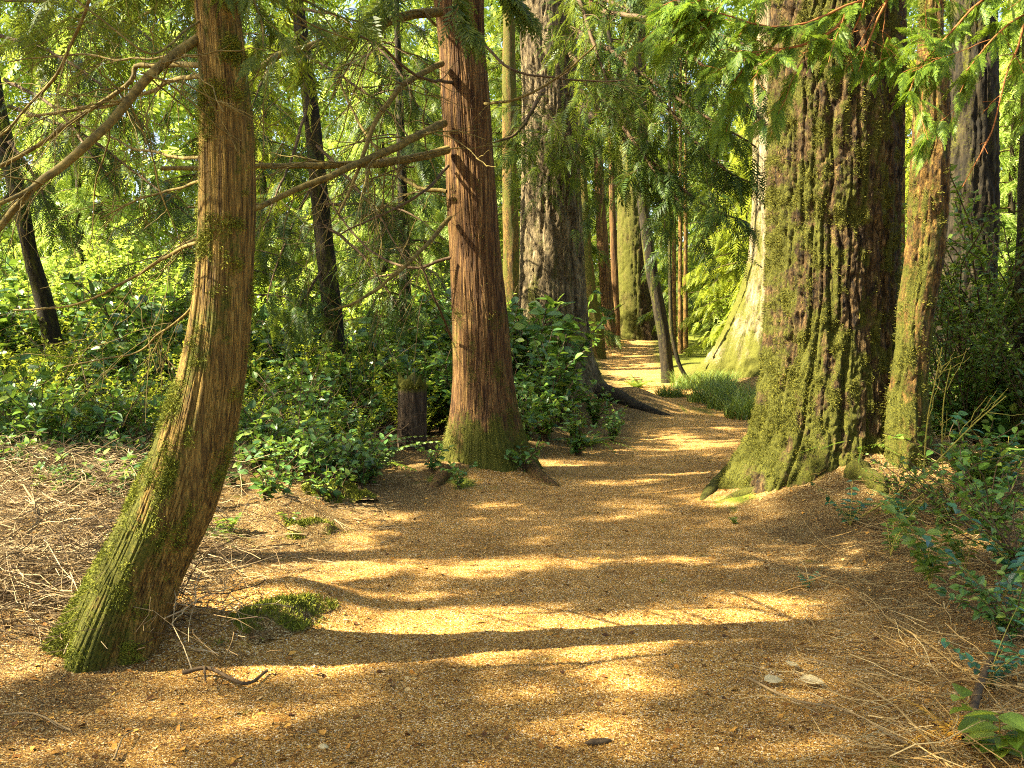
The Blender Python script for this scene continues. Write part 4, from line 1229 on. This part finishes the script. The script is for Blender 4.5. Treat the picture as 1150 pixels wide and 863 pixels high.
# upright leafy shoots with paired leaves (right foreground)
def shoot_proto(name, seed, mat, H, n, ls, stem='green_stem', lean=.35, tm=LEAF, stems=3):
    rng = np.random.default_rng(seed); t = empty(name, (0, 0, 0)); g, s = Geo(), Geo()
    for k in range(stems):
        a = rng.uniform(0, 6.28); q = np.linspace(0, 1, 10); h = H * rng.uniform(.6, 1.1)
        P = np.stack([lean * h * q ** 1.6 * math.cos(a), lean * h * q ** 1.6 * math.sin(a), h * q - .02], -1)
        s.add(*tube(P, np.linspace(.0035, .0015, 10), 5))
        f = np.repeat(np.linspace(2.5, 8.9, n), 2); i = f.astype(int); w_ = (f - i)[:, None]
        pp = P[i] * (1 - w_) + P[np.minimum(i + 1, 9)] * w_
        sd = np.array([-math.sin(a), math.cos(a), 0]) * np.tile([1, -1], n)[:, None]
        d = sd + rng.normal(0, .25, (2 * n, 3)) + np.array([math.cos(a) * .3, math.sin(a) * .3, .05])
        g.add(*scatter(tm, pp, d, np.array([0, 0, 1.0]) + rng.normal(0, .35, (2 * n, 3)), ls * rng.uniform(.7, 1.2, 2 * n)))
    g.build("leaves", M[mat], t); s.build("stems", M[stem], t, smooth=True)
    return t


SK = Kind([shoot_proto('leafy_plant', 1, 'teal_leaf', .34, 6, .065, stems=6, lean=.9), shoot_proto('leafy_plant', 2, 'fern', .40, 9, .06, stems=5, lean=.6), shoot_proto('leafy_plant', 3, 'salal_lit', .24, 5, .085, stems=4, lean=.7)])
for u, v, k, sc, lab in [
    (1045, 660, 1, 1.25, "tallest green plant with paired leaves standing in the right foreground twigs"),
    (1000, 625, 1, .7, "small green plant with paired leaves, nearest the path on the right"),
    (955, 590, 0, .8, "dark glossy plant on the mound in front of the huge fir"),
    (1015, 590, 0, .7, "bluish plant below the slim rusty tree"),
    (1085, 640, 1, .9, "green plant with paired leaves, right of the tallest one"),
    (1120, 690, 0, 1.1, "bluish glossy plant close to the right edge above the twigs"),
    (1142, 650, 0, 1.2, "bluish glossy plant cut by the right edge"),
    (1128, 545, 0, 1.5, "turquoise-leaved plant on the right bank"),
    (1100, 560, 1, 1.2, "pale green plant at the foot of the right bank"),
    (1122, 846, 2, 1.25, "bright light-green broad-leaved plant in the bottom right corner"),
    (1110, 770, 0, .8, "dark broad-leaved sprout above the bottom right corner plant"),
    (825, 588, 2, .28, "tiny two-leaved seedling on the path in front of the mossy root"),
    (905, 662, 0, .3, "tiny dark seedling on the right half of the path"),
    (745, 655, 2, .12, "speck of a green seedling in the middle of the path"),
    (255, 598, 2, .7, "bright sprout beside the small fern right of the leaning cedar"),
    (325, 590, 2, .5, "bright sprout on the lower mossy hummock"),
]:
    p = gpx(u, v); SK.put(k, p[0], p[1], RNG.uniform(0, 6), sc, lab, 'plant', 'small leafy plants')
p = gpx(1065, 822)
t = tag(empty('dead_fern', (p[0], p[1], gz(p[0], p[1]))), "dead orange-yellow fern in the bottom right corner", 'fern')
d = np.array([(-.5, -.3, .25), (.3, -.6, .2), (.6, .3, .35), (.8, -.2, .2), (-.2, .4, .4)])
Geo().add(*scatter(FERN[0], np.zeros((5, 3)), d, np.tile([.2, 0, 1.0], (5, 1)), [.26, .22, .27, .24, .21])).build("fronds", M['dead_fern'], t)


# grass clump beside the far path and other tufts
def grass_geo(rng, n, R, H):
    t = np.linspace(0, 1, 5); V, F = [], []
    for k in range(n):
        a, b = rng.uniform(0, 6.28, 2); r = R * math.sqrt(rng.uniform()); h = H * rng.uniform(.5, 1.1); o = h * rng.uniform(.3, 1.3)
        x = r * math.cos(a) + o * t ** 1.7 * math.cos(b); y = r * math.sin(a) + o * t ** 1.7 * math.sin(b); z = h * (t * 1.2 - .45 * t ** 2.2)
        w = .007 * (1 - t) + .001
        L = np.stack([x - w * math.sin(b), y + w * math.cos(b), z], -1); Q = np.stack([x + w * math.sin(b), y - w * math.cos(b), z], -1)
        base = len(V) * 10
        V.append(np.concatenate([L, Q])); F += [(base + i, base + i + 1, base + 6 + i, base + 5 + i) for i in range(4)]
    return np.concatenate(V), np.array(F)


gc = empty('grass_clump', (0, 0, 0)); Geo().add(*grass_geo(np.random.default_rng(3), 520, .5, .55)).build("blades", M['grass'], gc)
GK = Kind([gc])
for u, v, sc, lab in [(828, 460, 1.15, "large grass clump against the left side of the huge fir"), (800, 452, .9, "grass clump beside the path, left of the large one at the huge fir"), (846, 470, .9, "grass clump touching the huge fir's left root"),
                      (775, 436, .8, "sunlit grass clump behind the bent sapling"), (752, 446, .6, "small grass tuft at the foot of the dark leaning tree"), (805, 438, .9, "sunlit grass clump at the pale buttressed tree's foot")]:
    p = gpx(u, v); GK.put(0, p[0], p[1], RNG.uniform(0, 6), sc, lab, 'grass clump', 'grass clumps by the far path')

# mossy hummocks
for u, v, rx, rz_, rot, lab in [(312, 688, .44, .085, 1.0, "mossy hummock at the path's left edge, right of the leaning cedar"), (342, 594, .40, .075, .6, "lower mossy hummock behind the sunny needle patch"), (366, 556, .42, .12, .3, "larger mossy hummock in front of the salal")]:
    p = gpx(u, v); t = tag(empty('moss_hummock', (p[0], p[1], gz(p[0], p[1]) - .03)), lab, 'hummock', 'mossy hummocks')
    a = np.arange(72) / 72 * 2 * PI; e = np.linspace(0, 1, 34)
    A, E = np.meshgrid(a, e)
    X = rx * E * np.cos(A) * (1 + .3 * noise(np.cos(A) * 1.5 + u, np.sin(A) * 1.5, 0, 3)); Y = rx * .42 * E * np.sin(A) * (1 + .3 * noise(np.cos(A) * 1.5, np.sin(A) * 1.5 + u, 0, 4))
    X, Y = X * math.cos(rot) - Y * math.sin(rot), X * math.sin(rot) + Y * math.cos(rot)
    Zh = rz_ * (1 - sstep(.15, 1, E + .35 * noise(X * 7, Y * 7, u, 7) * E)) + .02 * fbm(X * 18, Y * 18, u, 4, 3) - .03 * E
    V = np.stack([X, Y, Zh], -1).reshape(-1, 3)
    i = np.arange(33)[:, None] * 72; j = np.arange(72)[None]; k = (j + 1) % 72
    o = Geo().add(V, np.stack([i + j, i + 72 + j, i + 72 + k, i + k], -1).reshape(-1, 4)).build("mound", M['ground'], t, smooth=True)
    mv = np.clip(.85 - 1.1 * E.ravel() + 1.5 * fbm(V[:, 0] * 9, V[:, 1] * 9, V[:, 2] * 5 + u, 3), 0, 1)
    set_attr(o.data, "moss", mv * .8); set_attr(o.data, "path", np.zeros(len(V)))
    pr = mv * (E.ravel() + .05); N = 7000; idx = RNG.choice(len(V), N, p=pr / pr.sum())
    Geo().add(*scatter(TUFT, V[idx] + RNG.normal(0, .006, (N, 3)), RNG.normal(0, .7, (N, 3)) + (0, 0, .8), RNG.normal(0, 1, (N, 3)), RNG.uniform(.012, .028, N))).build("moss", M['moss_green'], t)

# ================================================================== LITTER, BRUSH, TWIGS
rng = np.random.default_rng(51)
def litter(N, tm, lo, hi, rmin, rmax, tilt, cond=None):
    """spread over the ground in front of the camera, denser close up"""
    y = rmin * (rmax / rmin) ** rng.uniform(0, 1, N); x = rng.uniform(-.62, .62, N) * (y + .3)
    if cond is not None:
        k = cond(x, y); x, y = x[k], y[k]
    N = len(x); a = rng.uniform(0, 6.28, N)
    nr = np.exp(-((np.hypot(x, y - 6)) / 9) ** 2)
    z = gh(x, y) + nr * .010 * fbm(x * 9, y * 9, 0, 21, 3)
    d = np.stack([np.cos(a), np.sin(a), rng.normal(0, tilt, N)], -1)
    return scatter(tm, np.stack([x, y, z + .004], -1), d, np.array([0, 0, 1.0]) + rng.normal(0, .3, (N, 3)), rng.uniform(lo, hi, N))


g = Geo()
g.add(*litter(190000, NEEDLE, .010, .030, 2.7, 14, .25))
g.add(*litter(60000, CHIP, .004, .010, 2.7, 12, .25))
g.add(*litter(2200, CHIP, .012, .032, 2.7, 12, .3))
g.add(*litter(1300, LEAF_S, .018, .045, 2.7, 11, .3, lambda x, y: path_d(x, y) > .55))
tag(g.build("needle_litter", M['litter']), "brown needles and bark chips strewn over the path", 'litter', kind='stuff')


def wisps(N, region, L, r, zr, flat=.25, curl=.12):
    g = Geo(); n = 0
    while n < N:
        x, y, ok = region()
        if not ok: continue
        n += 1
        a = rng.uniform(0, 6.28); l = rng.uniform(*L); t = np.linspace(0, 1, 6)[:, None]
        d = norm(np.array([math.cos(a), math.sin(a) * .8, rng.normal(0, flat)]))
        P = np.array([x, y, 0]) + d * l * (t - .5) + np.cumsum(rng.normal(0, curl * l / 6, (6, 3)), 0)
        h = gh(P[:, 0], P[:, 1]); z0 = rng.uniform(.006, zr)
        P[:, 2] = np.maximum(P[:, 2] + h.mean() + z0, h + .004)
        rr = rng.uniform(*r)
        g.add(*tube(P, np.linspace(rr, rr * .4, 6), 4))
    return g


def reg_left():
    y = rng.uniform(4.2, 10.2); x = rng.uniform(-.58 * y, -.24 * y)
    return x, y, rng.uniform() < sstep(-.22, -.42, x / y)


def reg_right():
    y = 3.2 * (9 / 3.2) ** rng.uniform(); x = rng.uniform(.27 * y, .56 * y)
    return x, y, rng.uniform() < sstep(.24, .42, x / y) and y < 8.5


def reg_mid():
    y = rng.uniform(5.5, 10); x = rng.uniform(-.36 * y, -.12 * y)
    return x, y, path_d(x, y) > .75


tag(wisps(5200, reg_left, (.10, .6), (.0010, .0034), .26, .35, .25).build("brush", M['grey_twig']), "tangle of pale dry twigs on the ground left of the leaning cedar", 'brush', kind='stuff')
tag(wisps(800, reg_right, (.08, .45), (.0014, .0032), .10, .2, .16).build("dry_stalks", M['straw']), "dry straw-coloured stalks and twigs littering the right edge of the path", 'dry stalks', kind='stuff')
tag(wisps(1500, reg_mid, (.05, .22), (.0010, .0024), .03, .12).build("twig_litter", M['grey_twig']), "short pale twigs on the sunny ground right of the leaning cedar", 'twigs', kind='stuff')


def fallen(pts, r0, r1, lab, mat='grey_twig', name='fallen_branch', forks=2, lift=.02):
    W = [np.r_[gpx(u, v)[:2], 0] + np.array([0, 0, gz(*gpx(u, v)[:2]) + lift + h]) for u, v, h in pts]
    P = smooth_line(W, 20); o0 = P[0].copy()
    g = Geo().add(*tube(P, np.linspace(r0, r1, 20), 7))
    for k in range(forks):
        i = RNG.integers(5, 17); T = norm(P[i + 1] - P[i]); d = norm(T + RNG.normal(0, .6, 3) * np.array([1, 1, .4])); L = RNG.uniform(.1, .3)
        t = np.linspace(0, 1, 6)[:, None]
        g.add(*tube(P[i] + d * L * t + np.cumsum(RNG.normal(0, .008, (6, 3)), 0), np.linspace(r1, r1 * .4, 6), 5))
    o = g.build(name, M[mat], smooth=True, origin=o0); o.location = o0
    return tag(o, lab, 'branch' if name == 'fallen_branch' else 'twig')


fallen([(-20, 688, .02), (30, 668, .04), (70, 642, .03), (110, 615, .05)], .022, .012, "thick bleached branch lying at the left edge beside the leaning cedar")
fallen([(-10, 650, .05), (25, 630, .1), (45, 618, .2), (28, 600, .3)], .011, .006, "forked pale branch sticking up from the brush at the left edge")
fallen([(0, 705, .0), (40, 700, .01), (78, 690, .02)], .012, .006, "thin grey branch below the bleached one at the left edge")
fallen([(48, 585, .02), (90, 566, .03), (130, 548, .03), (160, 532, .15)], .016, .010, "pale branch lying in front of the thicket, left of the leaning cedar")
fallen([(30, 640, .0), (75, 640, .1), (110, 660, .06), (130, 690, .0)], .008, .004, "thin arched pale stick in the brush left of the leaning cedar")
fallen([(840, 770, .01), (890, 795, .012), (950, 810, .02), (1020, 850, .02)], .006, .003, "long thin pale stick lying across the bottom right of the path", forks=3)
fallen([(950, 770, .0), (1000, 800, .01), (1050, 850, .0), (1070, 880, .0)], .005, .003, "straw-coloured stick slanting down to the bottom right edge", 'straw', forks=3)
fallen([(995, 700, .0), (1040, 735, .03), (1090, 770, .02), (1160, 790, .0)], .005, .003, "long yellow stalk pointing at the right edge", 'straw', forks=2)
fallen([(900, 745, .0), (960, 760, .01), (1000, 770, .0)], .004, .002, "short grey stick on the right edge of the path", forks=1)
fallen([(1085, 840, .0), (1100, 790, .05), (1120, 740, .02), (1150, 700, .0)], .018, .010, "dark curved root-like branch in the bottom right corner", 'dark_branch', forks=2)
fallen([(5, 810, .0), (40, 812, .01), (80, 828, .0)], .005, .003, "pale curved stick in the bottom left corner", forks=1)
fallen([(128, 862, .0), (138, 840, .01), (150, 828, .0)], .004, .002, "small stick standing near the bottom left edge", forks=0)
fallen([(205, 765, .01), (235, 762, .02), (275, 775, .0), (300, 760, .0)], .010, .006, "dark half-buried root stub right of the leaning cedar's foot", 'dark_branch', forks=1)
# arching bare canes on the right bank
for pts, r, lab in [
    ([(1037, 570, 0), (1038, 520, .3), (1042, 470, .75), (1050, 430, 1.1), (1058, 390, 1.45)], .007, "tall upright yellow cane in front of the right bank"),
    ([(1060, 555, 0), (1058, 500, .45), (1060, 450, .9), (1068, 410, 1.25)], .006, "upright yellow cane just right of the tallest cane"),
    ([(960, 585, 0), (1000, 560, .12), (1045, 525, .35), (1090, 480, .65), (1130, 445, .9)], .007, "long slanting yellow cane crossing in front of the right bank"),
    ([(1000, 590, 0), (1030, 560, .25), (1060, 545, .35), (1090, 570, .2), (1105, 600, .0)], .005, "arched yellow cane with both ends on the ground"),
    ([(1010, 545, 0), (1040, 540, .2), (1080, 545, .25), (1120, 575, .05)], .005, "low arched pale cane behind the arched yellow one"),
    ([(1075, 600, 0), (1110, 590, .05), (1140, 570, .15), (1165, 560, .2)], .008, "pale bent branch at the right edge below the bank"),
]:
    W = []
    base = gpx(pts[0][0], pts[0][1])
    for u, v, h in pts: W.append(px(u, v, base[1] - .15 * h))
    P = smooth_line(W, 24); o0 = P[0].copy()
    g = Geo().add(*tube(P, np.linspace(r, r * .5, 24), 6))
    for k in range(6):
        i = RNG.integers(5, 22); d = norm(norm(P[i + 1] - P[i]) + RNG.normal(0, .6, 3)); L = RNG.uniform(.12, .35); t_ = np.linspace(0, 1, 6)[:, None]
        g.add(*tube(P[i] + d * L * t_ + np.cumsum(RNG.normal(0, .01, (6, 3)), 0), np.linspace(r * .45, r * .2, 6), 5))
    o = g.build("bare_cane", M['green_stem' if r < .0075 else 'grey_twig'], smooth=True, origin=o0); o.location = o0
    tag(o, lab, 'cane', 'bare canes on the right bank')

# fallen leaves, bark chunk, pebble
for u, v, a, L, lab in [(858, 773, .3, .09, "pale dead leaf lying leftmost of three beside the thin stick"), (898, 771, -.25, .10, "pale dead leaf lying rightmost of three beside the thin stick"), (888, 755, 1.2, .08, "small greenish dead leaf behind the other two"), (812, 640, .5, .03, "tiny pale leaf fleck on the path's right half")]:
    p = gpx(u, v)
    o = Geo().add(*scatter(leaf_tpl(.33, .05, .15), np.zeros((1, 3)), [[math.cos(a), math.sin(a), .05]], [[.1, -.3, 1]], [L])).build("fallen_leaf", M['dead_leaf'], smooth=True)
    o.location = (p[0], p[1], gz(p[0], p[1]) + .026); tag(o, lab, 'leaf', 'fallen leaves')
def lump(name, u, v, sx, sy, sz, mat, lab, cat, rz=0):
    p = gpx(u, v); a = np.arange(14) / 14 * 2 * PI; e = np.linspace(-1, 1, 9) * PI / 2
    A, E = np.meshgrid(a, e); b = 1 + .25 * noise(np.cos(A) * np.cos(E) * 2, np.sin(A) * np.cos(E) * 2, np.sin(E) * 2 + u, 5)
    V = np.stack([sx * np.cos(A) * np.cos(E) * b, sy * np.sin(A) * np.cos(E) * b, sz * np.sin(E) * b], -1).reshape(-1, 3)
    i = np.arange(8)[:, None] * 14; j = np.arange(14)[None]; k = (j + 1) % 14
    o = Geo().add(V, np.stack([i + j, i + k, i + 14 + k, i + 14 + j], -1).reshape(-1, 4)).build(name, M[mat], smooth=True)
    o.location = (p[0], p[1], gz(p[0], p[1]) + sz * .5); o.rotation_euler = (0, .1, rz); tag(o, lab, cat)
lump('bark_piece', 672, 838, .052, .016, .012, 'dark_branch', "dark slip of bark lying on the path at the bottom centre", 'bark', .4)
lump('pebble', 363, 841, .018, .013, .010, 'dead_leaf', "smooth tan pebble on the path at the bottom left", 'pebble')
lump('pebble', 352, 823, .012, .010, .008, 'grey_twig', "small grey pebble behind the smooth tan one", 'pebble')

# ================================================================== LIGHT
sd = bpy.data.lights.new("sun", 'SUN'); sd.energy = 5.0; sd.angle = math.radians(.5); sd.color = (1.0, .90, .70)
so = bpy.data.objects.new("sun", sd); COL.objects.link(so)
so.rotation_euler = SUN.to_track_quat('Z', 'Y').to_euler(); so.location = (-20, 5, 20)
w = bpy.data.worlds.new("World"); S.world = w; w.use_nodes = True
nt = w.node_tree; nt.nodes.clear()
sky = nt.nodes.new("ShaderNodeTexSky"); sky.sky_type = 'NISHITA'; sky.sun_disc = False
sky.sun_elevation = EL; sky.sun_rotation = math.atan2(SUN.x, SUN.y); sky.dust_density = 3.0; sky.ozone_density = .4
bg = nt.nodes.new("ShaderNodeBackground"); bg.inputs["Strength"].default_value = .065
wo = nt.nodes.new("ShaderNodeOutputWorld")
nt.links.new(sky.outputs[0], bg.inputs[0]); nt.links.new(bg.outputs[0], wo.inputs[0])

S.view_settings.view_transform = 'Standard'; S.view_settings.look = 'None'
S.view_settings.exposure = 2.95; S.view_settings.gamma = 1.0
S.cycles.max_bounces = 8; S.cycles.diffuse_bounces = 4; S.cycles.transmission_bounces = 4
S.cycles.use_denoising = False; S.cycles.filter_width = 1.1; S.cycles.sample_clamp_indirect = 4
